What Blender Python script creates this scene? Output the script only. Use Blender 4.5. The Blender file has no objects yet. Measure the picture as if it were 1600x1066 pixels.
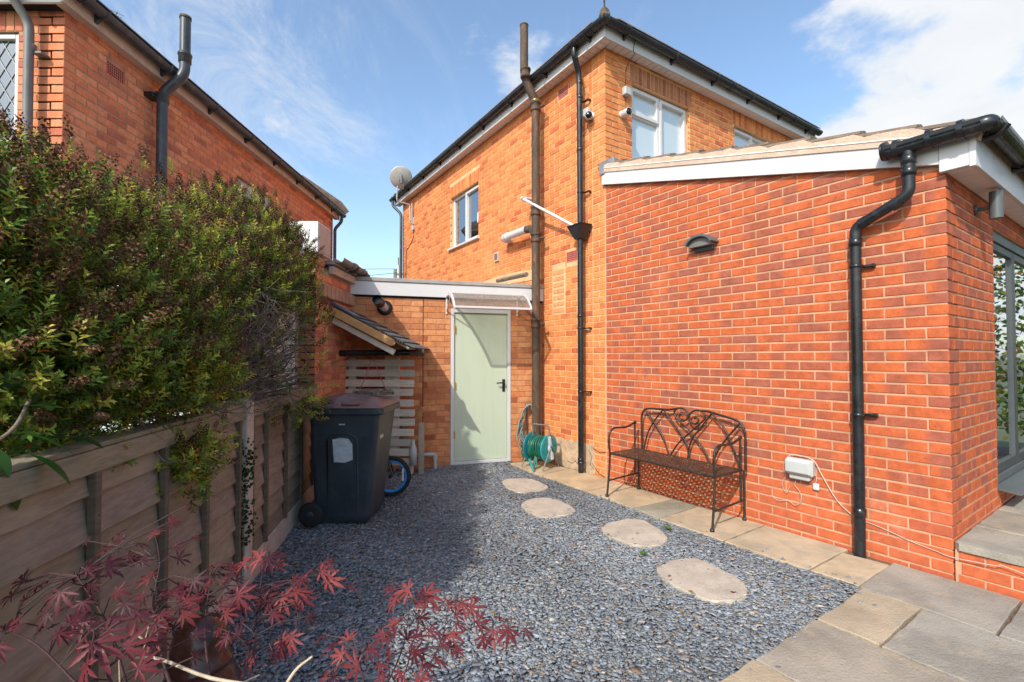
import bpy, bmesh, math, random
import numpy as np
from mathutils import Vector, Matrix, Quaternion
R = math.radians
sc = bpy.context.scene
col = sc.collection
rng = random.Random(11)

# ------------------------------------------------------------------ camera
CAM = Vector((0, 0, 1.40))
cd = bpy.data.cameras.new('camera'); cam = bpy.data.objects.new('camera', cd); col.objects.link(cam)
cam.location = CAM; cam.rotation_euler = (R(90 + 1.2), 0, 0)
cd.sensor_width = 36; cd.lens = 735 / 1600 * 36; cd.shift_y = 9.6 / 1600
cd.clip_start = 0.05; cd.clip_end = 2000
sc.camera = cam

# ------------------------------------------------------------------ light
SL = Vector((0.48, 0.877, -0.83)).normalized()
sd = bpy.data.lights.new('sun', 'SUN'); sun = bpy.data.objects.new('sun', sd); col.objects.link(sun)
sd.energy = 3.3; sd.angle = R(0.55); sd.color = (1.0, 0.93, 0.83)
sun.rotation_euler = SL.to_track_quat('-Z', 'Y').to_euler(); sun.location = (-4, -8, 9)
sc.view_settings.view_transform = 'Standard'; sc.view_settings.look = 'None'
sc.view_settings.exposure = 0.45; sc.view_settings.gamma = 1; sc.view_settings.use_curve_mapping = False

w = bpy.data.worlds.new('World'); sc.world = w; w.use_nodes = True
nt = w.node_tree; N = nt.nodes; Lk = nt.links; N.clear()
def nn(t, **k):
    n = N.new(t)
    for a, b in k.items(): setattr(n, a, b)
    return n
sky = nn('ShaderNodeTexSky', sky_type='NISHITA'); sky.sun_disc = False
sky.sun_elevation = R(39.7); sky.sun_rotation = math.atan2(-SL.x, -SL.y)
sky.air_density = 1.0; sky.dust_density = 1.6; sky.ozone_density = 1.2
tc = nn('ShaderNodeTexCoord'); sep = nn('ShaderNodeSeparateXYZ'); Lk.new(tc.outputs['Generated'], sep.inputs[0])
def mth(op, a, b=None, clamp=False):
    m = nn('ShaderNodeMath', operation=op); m.use_clamp = clamp
    for i, v in enumerate((a, b)):
        if v is None: continue
        if isinstance(v, (int, float)): m.inputs[i].default_value = v
        else: Lk.new(v, m.inputs[i])
    return m.outputs[0]
zz = mth('ADD', mth('MAXIMUM', sep.outputs[2], 0.0), 0.22)
cx_ = mth('DIVIDE', sep.outputs[0], zz); cy_ = mth('DIVIDE', sep.outputs[1], zz)
cmb = nn('ShaderNodeCombineXYZ'); Lk.new(cx_, cmb.inputs[0]); Lk.new(cy_, cmb.inputs[1])
def noi(scale, det, rough, dist=0.0, off=(0, 0, 0), sclv=(1, 1, 1)):
    mp = nn('ShaderNodeMapping'); mp.inputs['Location'].default_value = off; mp.inputs['Scale'].default_value = sclv
    Lk.new(cmb.outputs[0], mp.inputs[0])
    n = nn('ShaderNodeTexNoise'); n.inputs['Scale'].default_value = scale; n.inputs['Detail'].default_value = det
    n.inputs['Roughness'].default_value = rough; n.inputs['Distortion'].default_value = dist
    Lk.new(mp.outputs[0], n.inputs['Vector']); return n.outputs[0]
def ramp(v, a, b):
    m = nn('ShaderNodeMapRange', interpolation_type='SMOOTHSTEP'); Lk.new(v, m.inputs[0])
    m.inputs[1].default_value = a; m.inputs[2].default_value = b; return m.outputs[0]
def bank(d):
    v = nn('ShaderNodeVectorMath', operation='DOT_PRODUCT'); Lk.new(tc.outputs['Generated'], v.inputs[0])
    v.inputs[1].default_value = Vector(d).normalized(); return v.outputs['Value']
b1 = ramp(bank((1.35, 0.95, 0.62)), 0.86, 0.985)
cum = ramp(mth('ADD', noi(2.3, 10, 0.60, 0.15, (3.1, 1.7, 0)), mth('MULTIPLY', b1, 0.30)), 0.60, 0.76)
cir = mth('MULTIPLY', ramp(noi(1.3, 10, 0.72, 1.6, (0.4, 5.2, 0), (1.0, 0.45, 1)), 0.52, 0.88), 0.40)
b2 = ramp(bank((-0.75, 1.0, 0.62)), 0.90, 0.99)
cir2 = mth('MULTIPLY', mth('MULTIPLY', ramp(noi(2.6, 12, 0.75, 1.2, (2.0, 2.2, 0), (1, 0.5, 1)), 0.40, 0.72), b2), 0.55)
cl = mth('MAXIMUM', mth('MAXIMUM', cum, cir), cir2)
shade = nn('ShaderNodeMixRGB'); Lk.new(ramp(noi(2.3, 8, 0.6, 0.4, (8, 2, 0)), 0.35, 0.7), shade.inputs[0])
shade.inputs[1].default_value = (4.2, 4.4, 4.65, 1); shade.inputs[2].default_value = (4.75, 4.82, 4.9, 1)
hs = nn('ShaderNodeMixRGB', blend_type='MULTIPLY'); hs.inputs[0].default_value = 1; Lk.new(sky.outputs[0], hs.inputs[1])
hs.inputs[2].default_value = (1.30, 1.37, 1.36, 1)
mixc = nn('ShaderNodeMixRGB'); Lk.new(cl, mixc.inputs[0]); Lk.new(hs.outputs[0], mixc.inputs[1]); Lk.new(shade.outputs[0], mixc.inputs[2])
bg = nn('ShaderNodeBackground'); bg.inputs[1].default_value = 0.15; Lk.new(mixc.outputs[0], bg.inputs[0])
wo = nn('ShaderNodeOutputWorld'); Lk.new(bg.outputs[0], wo.inputs[0])

# ------------------------------------------------------------------ materials
def newmat(name):
    m = bpy.data.materials.new(name); m.use_nodes = True
    t = m.node_tree; b = t.nodes['Principled BSDF']; return m, t, b
def add(t, ty, **k):
    n = t.nodes.new(ty)
    for a, v in k.items():
        if hasattr(n, a): setattr(n, a, v)
    return n
def tnoise(t, scale, det=5, rough=.6, vec=None, sc3=None, dist=0):
    n = add(t, 'ShaderNodeTexNoise'); n.inputs['Scale'].default_value = scale; n.inputs['Detail'].default_value = det
    n.inputs['Roughness'].default_value = rough; n.inputs['Distortion'].default_value = dist
    if vec is None:
        g = add(t, 'ShaderNodeNewGeometry'); vec = g.outputs['Position']
    if sc3:
        mp = add(t, 'ShaderNodeMapping'); mp.inputs['Scale'].default_value = sc3; t.links.new(vec, mp.inputs[0]); vec = mp.outputs[0]
    t.links.new(vec, n.inputs['Vector']); return n.outputs[0]
def tramp(t, v, a, b, c=0., d=1.):
    m = add(t, 'ShaderNodeMapRange'); m.interpolation_type = 'SMOOTHSTEP'; t.links.new(v, m.inputs[0])
    for i, x in enumerate((a, b, c, d)): m.inputs[i + 1].default_value = x
    return m.outputs[0]
def tmix(t, f, a, b, mode='MIX'):
    m = add(t, 'ShaderNodeMixRGB'); m.blend_type = mode
    for i, v in enumerate((f, a, b)):
        if isinstance(v, (int, float)): m.inputs[i].default_value = v
        elif isinstance(v, tuple): m.inputs[i].default_value = (*v[:3], 1)
        else: t.links.new(v, m.inputs[i])
    return m.outputs[0]
def tbump(t, b, h, st, dist=.01):
    n = add(t, 'ShaderNodeBump'); n.inputs['Strength'].default_value = st; n.inputs['Distance'].default_value = dist
    t.links.new(h, n.inputs['Height']); t.links.new(n.outputs[0], b.inputs['Normal'])
def pm(name, c, rough=.6, var=.15, scale=6, bump=.15, bs=80, metal=0, dirt=None, dirtamt=.5, sc3=None, spec=.5, coat=0, attr=False):
    """general surface: base colour with broad mottling, optional dirt colour, fine bump"""
    m, t, b = newmat(name)
    n1 = tnoise(t, scale, 6, .65, sc3=sc3)
    a = tuple(x * (1 - var) for x in c); z = tuple(min(1, x * (1 + var)) for x in c)
    o = tmix(t, tramp(t, n1, .3, .7), a, z)
    if dirt:
        n2 = tnoise(t, scale * 2.3, 8, .7, sc3=sc3)
        o = tmix(t, tramp(t, n2, .5, .72, 0, dirtamt), o, dirt)
    if attr:
        at = add(t, 'ShaderNodeAttribute', attribute_name='tone')
        o = tmix(t, 1., o, at.outputs['Color'], 'MULTIPLY')
    t.links.new(o, b.inputs['Base Color'])
    r = tramp(t, n1, .3, .7, max(0, rough - .08), min(1, rough + .08)); t.links.new(r, b.inputs['Roughness'])
    b.inputs['Metallic'].default_value = metal; b.inputs['Specular IOR Level'].default_value = spec
    b.inputs['Coat Weight'].default_value = coat
    if bump: tbump(t, b, tnoise(t, bs, 6, .6, sc3=sc3), bump)
    return m
def brickmat(name, cA, cB, cS, speck=.5, pale=(.6, .5, .42), palea=.25, soft=.35):
    """fired clay: two body colours blended along the brick by the tone attribute"""
    m, t, b = newmat(name)
    at = add(t, 'ShaderNodeAttribute', attribute_name='tone'); s = add(t, 'ShaderNodeSeparateColor'); t.links.new(at.outputs['Color'], s.inputs[0])
    n1 = tnoise(t, 14, 6, .7); n2 = tnoise(t, 75, 4, .7); n3 = tnoise(t, 2.2, 7, .7)
    mm = add(t, 'ShaderNodeMath', operation='MULTIPLY_ADD'); t.links.new(n1, mm.inputs[0]); mm.inputs[1].default_value = soft; t.links.new(s.outputs[0], mm.inputs[2])
    f = tramp(t, mm.outputs[0], .35 + soft / 2, .65 + soft / 2)
    o = tmix(t, f, cA, cB)
    o = tmix(t, s.outputs[1], o, cS)                      # per brick shift
    o = tmix(t, tramp(t, n2, .58, .7, 0, speck), o, tuple(x * .25 for x in cA))
    o = tmix(t, tramp(t, n3, .55, .75, 0, palea), o, pale)
    v = tramp(t, n1, .25, .75, .72, 1.16); cc = add(t, 'ShaderNodeCombineColor')
    for i in range(3): t.links.new(v, cc.inputs[i])
    o = tmix(t, 1., o, cc.outputs[0], 'MULTIPLY')
    st = tnoise(t, .9, 9, .72, sc3=(1, 1, .45)); o = tmix(t, tramp(t, st, .50, .72, 0, .38), o, tuple(x * .62 for x in cA))   # broad weathering stains
    sm2 = tnoise(t, 26, 5, .75); o = tmix(t, tramp(t, sm2, .66, .74, 0, palea * 1.6), o, pale)                             # mortar smears
    t.links.new(o, b.inputs['Base Color']); b.inputs['Roughness'].default_value = .88; b.inputs['Specular IOR Level'].default_value = .25
    tbump(t, b, tnoise(t, 110, 6, .7), .5, .004)
    return m
def leafmat(name, rough=.5, trans=.25):
    m, t, b = newmat(name)
    at = add(t, 'ShaderNodeAttribute', attribute_name='tone')
    n = tnoise(t, 30, 3, .6)
    o = tmix(t, tramp(t, n, .3, .7, .0, .15), at.outputs['Color'], (0.03, .03, .015))
    t.links.new(o, b.inputs['Base Color']); b.inputs['Roughness'].default_value = rough; b.inputs['Specular IOR Level'].default_value = .35
    tr = add(t, 'ShaderNodeBsdfTranslucent'); t.links.new(at.outputs['Color'], tr.inputs[0])
    mx = add(t, 'ShaderNodeMixShader'); mx.inputs[0].default_value = trans
    out = t.nodes['Material Output']; t.links.new(b.outputs[0], mx.inputs[1]); t.links.new(tr.outputs[0], mx.inputs[2]); t.links.new(mx.outputs[0], out.inputs[0])
    return m
def glassmat(name, tint, refl=.3, rough=.02, see=.0):
    m, t, b = newmat(name); out = t.nodes['Material Output']
    b.inputs['Base Color'].default_value = (*tint, 1); b.inputs['Roughness'].default_value = max(rough, .05)
    gl = add(t, 'ShaderNodeBsdfGlossy'); gl.inputs['Roughness'].default_value = rough; gl.inputs[0].default_value = (.92, .95, .96, 1)
    tp = add(t, 'ShaderNodeBsdfTransparent'); tp.inputs[0].default_value = (.9, .94, .93, 1)
    m1 = add(t, 'ShaderNodeMixShader'); m1.inputs[0].default_value = see; t.links.new(b.outputs[0], m1.inputs[1]); t.links.new(tp.outputs[0], m1.inputs[2])
    m2 = add(t, 'ShaderNodeMixShader'); fr = add(t, 'ShaderNodeFresnel'); fr.inputs[0].default_value = 1.6
    ad = add(t, 'ShaderNodeMath', operation='ADD'); ad.use_clamp = True; t.links.new(fr.outputs[0], ad.inputs[0]); ad.inputs[1].default_value = refl
    t.links.new(ad.outputs[0], m2.inputs[0]); t.links.new(m1.outputs[0], m2.inputs[1]); t.links.new(gl.outputs[0], m2.inputs[2])
    t.links.new(m2.outputs[0], out.inputs[0]); return m
def woodmat(name, c, dark, axis=(1, 1, 18), attr=True, rough=.85, knots=False):
    m, t, b = newmat(name)
    n1 = tnoise(t, 4, 7, .66, sc3=axis, dist=.1); n2 = tnoise(t, 3, 5, .7); n3 = tnoise(t, 15, 8, .72, sc3=(.7, .7, 2.2))
    o = tmix(t, tramp(t, n1, .36, .66, 0, .5), c, dark)
    o = tmix(t, tramp(t, n3, .48, .72, 0, .55), o, tuple(x * .62 for x in c))
    o = tmix(t, tramp(t, n2, .45, .75, 0, .4), o, (c[0] * 1.15, c[1] * 1.25, c[2] * 1.25))
    if knots:
        g = add(t, 'ShaderNodeNewGeometry'); mp = add(t, 'ShaderNodeMapping'); mp.inputs['Scale'].default_value = (1.9, 1.9, 5.5); t.links.new(g.outputs['Position'], mp.inputs[0])
        vo = add(t, 'ShaderNodeTexVoronoi'); vo.inputs['Scale'].default_value = 1; t.links.new(mp.outputs[0], vo.inputs['Vector'])
        o = tmix(t, tramp(t, vo.outputs['Distance'], .03, .11, .8, 0), o, tuple(x * .4 for x in dark))
        gn = tnoise(t, 1.6, 6, .7); o = tmix(t, tramp(t, gn, .52, .72, 0, .35), o, (.13, .15, .085))          # green algae
    if attr:
        at = add(t, 'ShaderNodeAttribute', attribute_name='tone'); o = tmix(t, 1., o, at.outputs['Color'], 'MULTIPLY')
    t.links.new(o, b.inputs['Base Color']); b.inputs['Roughness'].default_value = rough; b.inputs['Specular IOR Level'].default_value = .2
    tbump(t, b, n1, .5, .003)
    return m
M = {}
M['bE'] = brickmat('red wirecut brick', (.54, .128, .044), (.345, .105, .066), (.47, .11, .045), .6, palea=.2, pale=(.58,.32,.20))
M['bEp'] = brickmat('plinth brick', (.55, .135, .052), (.44, .11, .055), (.49, .12, .05), .25, (.62, .40, .30), .45)
M['bH'] = brickmat('orange common brick', (.67, .215, .068), (.52, .13, .050), (.72, .285, .095), .2, (.78, .46, .24), .34)
M['bD'] = brickmat('outhouse brick', (.56, .20, .075), (.38, .11, .05), (.66, .30, .13), .22, (.62, .42, .27), .35)
M['bL'] = brickmat('neighbour brick', (.72, .235, .11), (.48, .15, .09), (.76, .33, .17), .25, (.62, .38, .25), .35)
M['bS'] = brickmat('brown soldier brick', (.46, .18, .085), (.30, .11, .06), (.42, .17, .08), .2)
M['mE'] = pm('pink mortar', (.53, .30, .18), .95, .18, 5, .5, 150, dirt=(.42, .22, .13), dirtamt=.5)
M['mH'] = pm('orange mortar', (.72, .42, .22), .95, .15, 5, .5, 120, dirt=(.5, .24, .09), dirtamt=.5)
M['mD'] = pm('brown mortar', (.40, .20, .11), .95, .2, 7, .5, 120, dirt=(.2, .1, .06), dirtamt=.6)
M['mL'] = pm('grey brown mortar', (.40, .24, .155), .95, .2, 7, .5, 120)
M['render'] = pm('old render', (.52, .37, .24), .95, .2, 7, .6, 60, dirt=(.20, .18, .16), dirtamt=.95)
M['white'] = pm('white upvc', (.58, .57, .565), .35, .03, 3, .02, 40, dirt=(.62, .58, .52), dirtamt=.25)
M['soffit'] = pm('white soffit', (.74, .70, .68), .45, .04, 3, .02, 40, dirt=(.55, .47, .4), dirtamt=.4)
M['offwhite'] = pm('weathered white board', (.70, .68, .66), .6, .06, 4, .1, 50, dirt=(.42, .38, .34), dirtamt=.5)
M['cream'] = pm('cream paint board', (.50, .40, .33), .7, .1, 4, .1, 50, dirt=(.3, .22, .16), dirtamt=.5)
M['black'] = pm('black pvc', (.013, .015, .018), .28, .3, 5, .03, 60, dirt=(.09, .085, .08), dirtamt=.3)
M['blackold'] = pm('faded black pvc', (.045, .052, .060), .4, .25, 5, .05, 60, dirt=(.16, .14, .12), dirtamt=.5)
M['iron'] = pm('rusty cast iron', (.070, .048, .032), .75, .4, 9, .5, 70, dirt=(.24, .095, .04), dirtamt=.85, sc3=(1, 1, .35))
M['bench'] = pm('black bench iron', (.022, .018, .016), .42, .3, 18, .25, 120, dirt=(.16, .065, .03), dirtamt=.35)
M['seat'] = pm('pressed seat metal', (.085, .050, .035), .42, .4, 22, .25, 120, dirt=(.02, .014, .012), dirtamt=.7, metal=.3)
M['door'] = pm('sage green door paint', (.46, .53, .40), .5, .03, 1.5, .06, 30, dirt=(.40, .45, .33), dirtamt=.35, sc3=(6, 6, .6))
M['anth'] = pm('anthracite aluminium', (.055, .065, .070), .35, .08, 3, .03, 60)
M['anthl'] = pm('grey aluminium trim', (.095, .11, .115), .35, .08, 3, .03, 60)
M['flag'] = pm('buff sandstone', (.46, .375, .27), .9, .22, 2.4, .8, 70, dirt=(.31, .29, .26), dirtamt=.9, attr=True)
M['flagg'] = pm('grey sandstone', (.285, .265, .225), .9, .24, 2.2, .8, 70, dirt=(.42, .345, .245), dirtamt=.8, attr=True)
M['step'] = pm('cast stepping stone', (.49, .425, .345), .95, .14, 5, .8, 150, dirt=(.33, .28, .22), dirtamt=.65, spec=.2)
M['joint'] = pm('paving joint', (.16, .10, .06), .95, .4, 20, .6, 70)
M['soil'] = pm('soil', (.06, .05, .045), .95, .3, 12, .6, 50)
M['grass'] = pm('ground', (.09, .10, .05), .95, .3, 2, .5, 20)
M['slate'] = pm('slate chippings', (1, 1, 1), .9, .10, 60, .2, 200, attr=True, spec=.15)
M['fence'] = woodmat('grey brown fence board', (.33, .265, .20), (.15, .115, .085), (2.2, 2.2, 15), knots=True)
M['wood'] = woodmat('pale weathered slat', (.62, .54, .45), (.34, .28, .22), (1.5, 1.5, 22))
M['timber'] = woodmat('orange timber', (.55, .30, .13), (.34, .17, .07), (2, 2, 12))
M['conc'] = pm('concrete post', (.50, .43, .36), .9, .12, 7, .5, 80, dirt=(.25, .22, .17), dirtamt=.5)
M['tile'] = pm('brown roof tile', (.20, .145, .11), .85, .25, 9, .4, 60, dirt=(.36, .30, .22), dirtamt=.6)
M['shingle'] = pm('grey mineral felt tile', (.10, .115, .125), .85, .2, 14, .5, 120, dirt=(.18, .17, .15), dirtamt=.4)
M['verge'] = pm('verge mortar', (.56, .42, .32), .95, .15, 9, .6, 70, dirt=(.38, .27, .2), dirtamt=.4)
M['lead'] = pm('lead flashing', (.20, .21, .23), .5, .2, 8, .3, 30)
M['felt'] = pm('roofing felt', (.32, .30, .28), .9, .12, 6, .4, 80)
M['bin'] = pm('dark grey bin plastic', (.026, .038, .050), .48, .2, 4, .15, 160, dirt=(.085, .085, .08), dirtamt=.4)
M['lid'] = pm('brown bin lid', (.19, .105, .09), .45, .2, 5, .1, 120, dirt=(.2, .15, .12), dirtamt=.35)
M['rubber'] = pm('rubber', (.014, .014, .014), .8, .2, 9, .3, 90)
M['blue'] = pm('bright blue rim', (.0, .30, .80), .35, .05, 4, .02, 60)
M['steel'] = pm('galvanised steel', (.45, .45, .44), .35, .1, 9, .1, 60, metal=.8)
M['teal'] = pm('teal plastic', (.02, .30, .31), .35, .1, 5, .03, 60)
M['teald'] = pm('deep teal plastic', (.012, .17, .20), .35, .1, 5, .03, 60)
M['hoseg'] = pm('green hose', (.012, .13, .085), .4, .2, 9, .05, 60)
M['hosea'] = pm('faded grey hose', (.19, .25, .24), .5, .2, 9, .05, 60)
M['grey'] = pm('grey plastic', (.42, .44, .43), .45, .06, 4, .03, 60)
M['greyd'] = pm('mid grey tube', (.16, .15, .14), .45, .15, 9, .08, 60)
M['brass'] = pm('brass', (.55, .36, .12), .35, .15, 12, .1, 60, metal=.8)
M['yellow'] = pm('yellow plastic', (.75, .50, .03), .45, .05, 4, .02, 60)
M['red'] = pm('red plastic', (.55, .03, .03), .45, .08, 4, .02, 60)
M['terra'] = pm('terracotta air brick', (.55, .15, .11), .9, .15, 12, .4, 80)
M['hole'] = pm('dark opening', (.012, .008, .006), .95, .1, 5, 0)
M['pot'] = pm('glazed brown pottery', (.060, .020, .013), .22, .4, 8, .1, 40, dirt=(.14, .05, .03), dirtamt=.6)
M['dish'] = pm('dish metal', (.36, .36, .34), .5, .12, 8, .08, 60)
M['glassH'] = glassmat('clear window glass', (.03, .035, .04), .28, .02, .55)
M['glassX'] = glassmat('obscure window glass', (.52, .60, .62), .10, .22, 0)
M['glassD'] = glassmat('door glass', (.02, .025, .025), .38, .015, .0)
M['glassL'] = glassmat('leaded glass', (.02, .025, .025), .10, .06, 0)
M['curtain'] = pm('pale curtain', (.55, .55, .52), .9, .1, 9, .1, 60, sc3=(6, 6, .3))
M['plaster'] = pm('interior plaster', (.25, .24, .22), .9, .05, 2, 0)
M['leaf'] = leafmat('shrub leaf', .42, .5)
M['spike'] = leafmat('spent flower', .9, .05)
M['maple'] = leafmat('maple leaf', .5, .35)
M['bark'] = pm('grey bark', (.17, .13, .10), .9, .3, 14, .5, 90, dirt=(.30, .24, .18), dirtamt=.7)
M['barkd'] = pm('dark maple bark', (.045, .016, .016), .7, .3, 14, .3, 90)
M['barkp'] = pm('pale bare twig', (.50, .40, .28), .8, .2, 20, .4, 90, dirt=(.25, .17, .11), dirtamt=.5)
M['sticker'] = pm('torn white sticker', (.50, .54, .58), .7, .12, 12, .25, 35, dirt=(.10, .12, .14), dirtamt=.75, sc3=(1, 1, 2.4))
M['string'] = pm('red and grey cord', (.30, .07, .06), .8, .4, 40, .2, 90)
M['lens'] = pm('black lens', (.008, .008, .010), .12, .1, 5, 0)
# translucent canopy
def canopymat():
    m, t, b = newmat('clear polycarbonate'); out = t.nodes['Material Output']
    b.inputs['Base Color'].default_value = (.42, .33, .28, 1); b.inputs['Roughness'].default_value = .15
    wv = add(t, 'ShaderNodeTexCoord'); n = tnoise(t, 6, 4, .6)
    tp = add(t, 'ShaderNodeBsdfTransparent'); tp.inputs[0].default_value = (.86, .88, .86, 1)
    mx = add(t, 'ShaderNodeMixShader'); t.links.new(tramp(t, n, .3, .7, .70, .82), mx.inputs[0])
    t.links.new(b.outputs[0], mx.inputs[1]); t.links.new(tp.outputs[0], mx.inputs[2]); t.links.new(mx.outputs[0], out.inputs[0]); return m
M['canopy'] = canopymat()

# ------------------------------------------------------------------ helpers
WL = {}
def V3(p): return Vector((p[0], p[1], p[2]))
class Frame:
    """local axes: a along the wall, b out of the wall, c up"""
    def __init__(s, o, ex, ey=None, ez=(0, 0, 1)):
        s.o = V3((*o, 0)) if len(o) == 2 else V3(o)
        s.ex = V3((*ex, 0)).normalized() if len(ex) == 2 else V3(ex).normalized()
        s.ez = V3(ez).normalized()
        if ey is None:
            n = Vector((-s.ex.y, s.ex.x, 0))
            if n.dot(CAM - s.o) < 0: n = -n
            ey = n
        s.ey = V3((*ey, 0)).normalized() if len(ey) == 2 else V3(ey).normalized()
    def __call__(s, a, b, c): return s.o + s.ex * a + s.ey * b + s.ez * c
WORLD = Frame((0, 0, 0), (1, 0, 0), (0, 1, 0))
class MB:
    def __init__(s, fr=WORLD): s.v = []; s.f = []; s.sm = []; s.c = []; s.F = fr; s.tone = (1, 1, 1)
    def raw(s, vs, fs, smooth=False, world=False, tones=None):
        k = len(s.v)
        for i, p in enumerate(vs):
            s.v.append(V3(p) if world else s.F(*p)); s.c.append(tones[i] if tones else s.tone)
        for f in fs: s.f.append(tuple(i + k for i in f)); s.sm.append(smooth)
        return s
    def box(s, a0, a1, b0, b1, c0, c1, bev=0.):
        if a0 > a1: a0, a1 = a1, a0
        if b0 > b1: b0, b1 = b1, b0
        if c0 > c1: c0, c1 = c1, c0
        if bev <= 0:
            vs = [(a, b, c) for c in (c0, c1) for b in (b0, b1) for a in (a0, a1)]
            return s.raw(vs, [(0, 1, 3, 2), (4, 6, 7, 5), (0, 4, 5, 1), (2, 3, 7, 6), (0, 2, 6, 4), (1, 5, 7, 3)])
        e = min(bev, (a1 - a0) * .45, (b1 - b0) * .45, (c1 - c0) * .45); vs = []; idx = {}
        A, B, Cc = (a0, a1), (b0, b1), (c0, c1)
        for i in (0, 1):
            for j in (0, 1):
                for k in (0, 1):
                    si, sj, sk = (1 if i == 0 else -1), (1 if j == 0 else -1), (1 if k == 0 else -1)
                    p = (A[i], B[j], Cc[k])
                    for ax in range(3):
                        q = [p[0] + si * e, p[1] + sj * e, p[2] + sk * e]; q[ax] = p[ax]
                        idx[(i, j, k, ax)] = len(vs); vs.append(tuple(q))
        fs = []
        for ax in range(3):
            for sgn in (0, 1):
                o = [x for x in range(3) if x != ax]; q = []
                for (x, y) in ((0, 0), (1, 0), (1, 1), (0, 1)):
                    t = [0, 0, 0]; t[ax] = sgn; t[o[0]] = x; t[o[1]] = y; q.append(idx[(*t, ax)])
                fs.append(tuple(q))
        for ax in range(3):
            o = [x for x in range(3) if x != ax]
            for x in (0, 1):
                for y in (0, 1):
                    t0 = [0, 0, 0]; t1 = [0, 0, 0]; t0[o[0]] = t1[o[0]] = x; t0[o[1]] = t1[o[1]] = y; t1[ax] = 1
                    fs.append((idx[(*t0, o[0])], idx[(*t0, o[1])], idx[(*t1, o[1])], idx[(*t1, o[0])]))
        for i in (0, 1):
            for j in (0, 1):
                for k in (0, 1): fs.append(tuple(idx[(i, j, k, ax)] for ax in range(3)))
        return s.raw(vs, fs)
    def tube(s, pts, r, seg=10, cap=True, closed=False, world=False, smooth=True):
        P = [V3(p) if world else s.F(*p) for p in pts]; n = len(P)
        rr = r if isinstance(r, (list, tuple)) else [r] * n
        T = []
        for i in range(n):
            a = P[(i - 1) % n] if closed else P[max(i - 1, 0)]; b = P[(i + 1) % n] if closed else P[min(i + 1, n - 1)]
            d = b - a; T.append(d.normalized() if d.length > 1e-9 else Vector((0, 0, 1)))
        up = Vector((0, 0, 1)) if abs(T[0].z) < .9 else Vector((1, 0, 0))
        nrm = T[0].cross(up).normalized(); vs = []
        for i in range(n):
            if i:
                q = T[i - 1].rotation_difference(T[i]); nrm = q @ nrm
                nrm = (nrm - T[i] * nrm.dot(T[i])).normalized()
            bi = T[i].cross(nrm)
            mit = 1.0
            if 0 < i < n - 1 and not closed:
                d1 = (P[i] - P[i - 1]).normalized(); mit = 1 / max(.6, d1.dot(T[i]))
            for k in range(seg):
                a = 2 * math.pi * k / seg; vs.append(P[i] + (nrm * math.cos(a) + bi * math.sin(a)) * rr[i] * mit)
        fs = []
        for i in range(n if closed else n - 1):
            j = (i + 1) % n
            for k in range(seg): fs.append((i * seg + k, i * seg + (k + 1) % seg, j * seg + (k + 1) % seg, j * seg + k))
        s.raw(vs, fs, smooth, True)
        if cap and not closed:
            s.raw(vs[:seg], [tuple(range(seg))], False, True); s.raw(vs[-seg:], [tuple(range(seg))], False, True)
        return s
    def lathe(s, prof, o, ax, seg=24, smooth=True, world=False):
        """prof: (radius, distance along ax)"""
        O = V3(o) if world else s.F(*o); A = V3(ax).normalized()
        if not world: A = (s.F(*ax) - s.F(0, 0, 0)).normalized()
        u = A.orthogonal().normalized(); v = A.cross(u); vs = []
        for (r, d) in prof:
            for k in range(seg):
                a = 2 * math.pi * k / seg; vs.append(O + A * d + (u * math.cos(a) + v * math.sin(a)) * max(r, 1e-4))
        fs = []
        for i in range(len(prof) - 1):
            for k in range(seg): fs.append((i * seg + k, i * seg + (k + 1) % seg, (i + 1) * seg + (k + 1) % seg, (i + 1) * seg + k))
        s.raw(vs, fs, smooth, True)
        s.raw(vs[:seg], [tuple(range(seg))], False, True); s.raw(vs[-seg:], [tuple(range(seg))], False, True)
        return s
    def prism(s, poly, plane, d0, d1):
        """poly of 2-D points in plane 'ac' | 'ab' | 'bc', extruded over the third axis"""
        def mk(p, d):
            return {'ac': (p[0], d, p[1]), 'ab': (p[0], p[1], d), 'bc': (d, p[0], p[1])}[plane]
        n = len(poly); vs = [mk(p, d0) for p in poly] + [mk(p, d1) for p in poly]
        fs = [tuple(range(n)), tuple(range(n, 2 * n))] + [(i, (i + 1) % n, n + (i + 1) % n, n + i) for i in range(n)]
        return s.raw(vs, fs)
    def mesh(s, name, mat, origin=None, recalc=True):
        me = bpy.data.meshes.new(name)
        if origin is None:
            lo = Vector([min(p[i] for p in s.v) for i in range(3)]); hi = Vector([max(p[i] for p in s.v) for i in range(3)])
            origin = (lo + hi) / 2; origin.z = lo.z
        me.from_pydata([tuple(p - origin) for p in s.v], [], s.f)
        if recalc:
            b = bmesh.new(); b.from_mesh(me)
            for i, f in enumerate(b.faces): f.smooth = s.sm[i]
            bmesh.ops.remove_doubles(b, verts=b.verts, dist=1e-6) if False else None
            bmesh.ops.recalc_face_normals(b, faces=b.faces); b.to_mesh(me); b.free()
        at = me.color_attributes.new('tone', 'FLOAT_COLOR', 'POINT')
        at.data.foreach_set('color', np.array([(*c, 1) for c in s.c], dtype=np.float32).ravel())
        me.materials.append(mat); return me, origin
    def build(s, name, mat, parent=None, origin=None, recalc=True, **tags):
        me, o = s.mesh(name, mat, origin, recalc); return link(name, me, o, parent, **tags)
def tag(o, label=None, cat=None, group=None, kind=None):
    if label: o['label'] = label
    if cat: o['category'] = cat
    if group: o['group'] = group
    if kind: o['kind'] = kind
    return o
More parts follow.
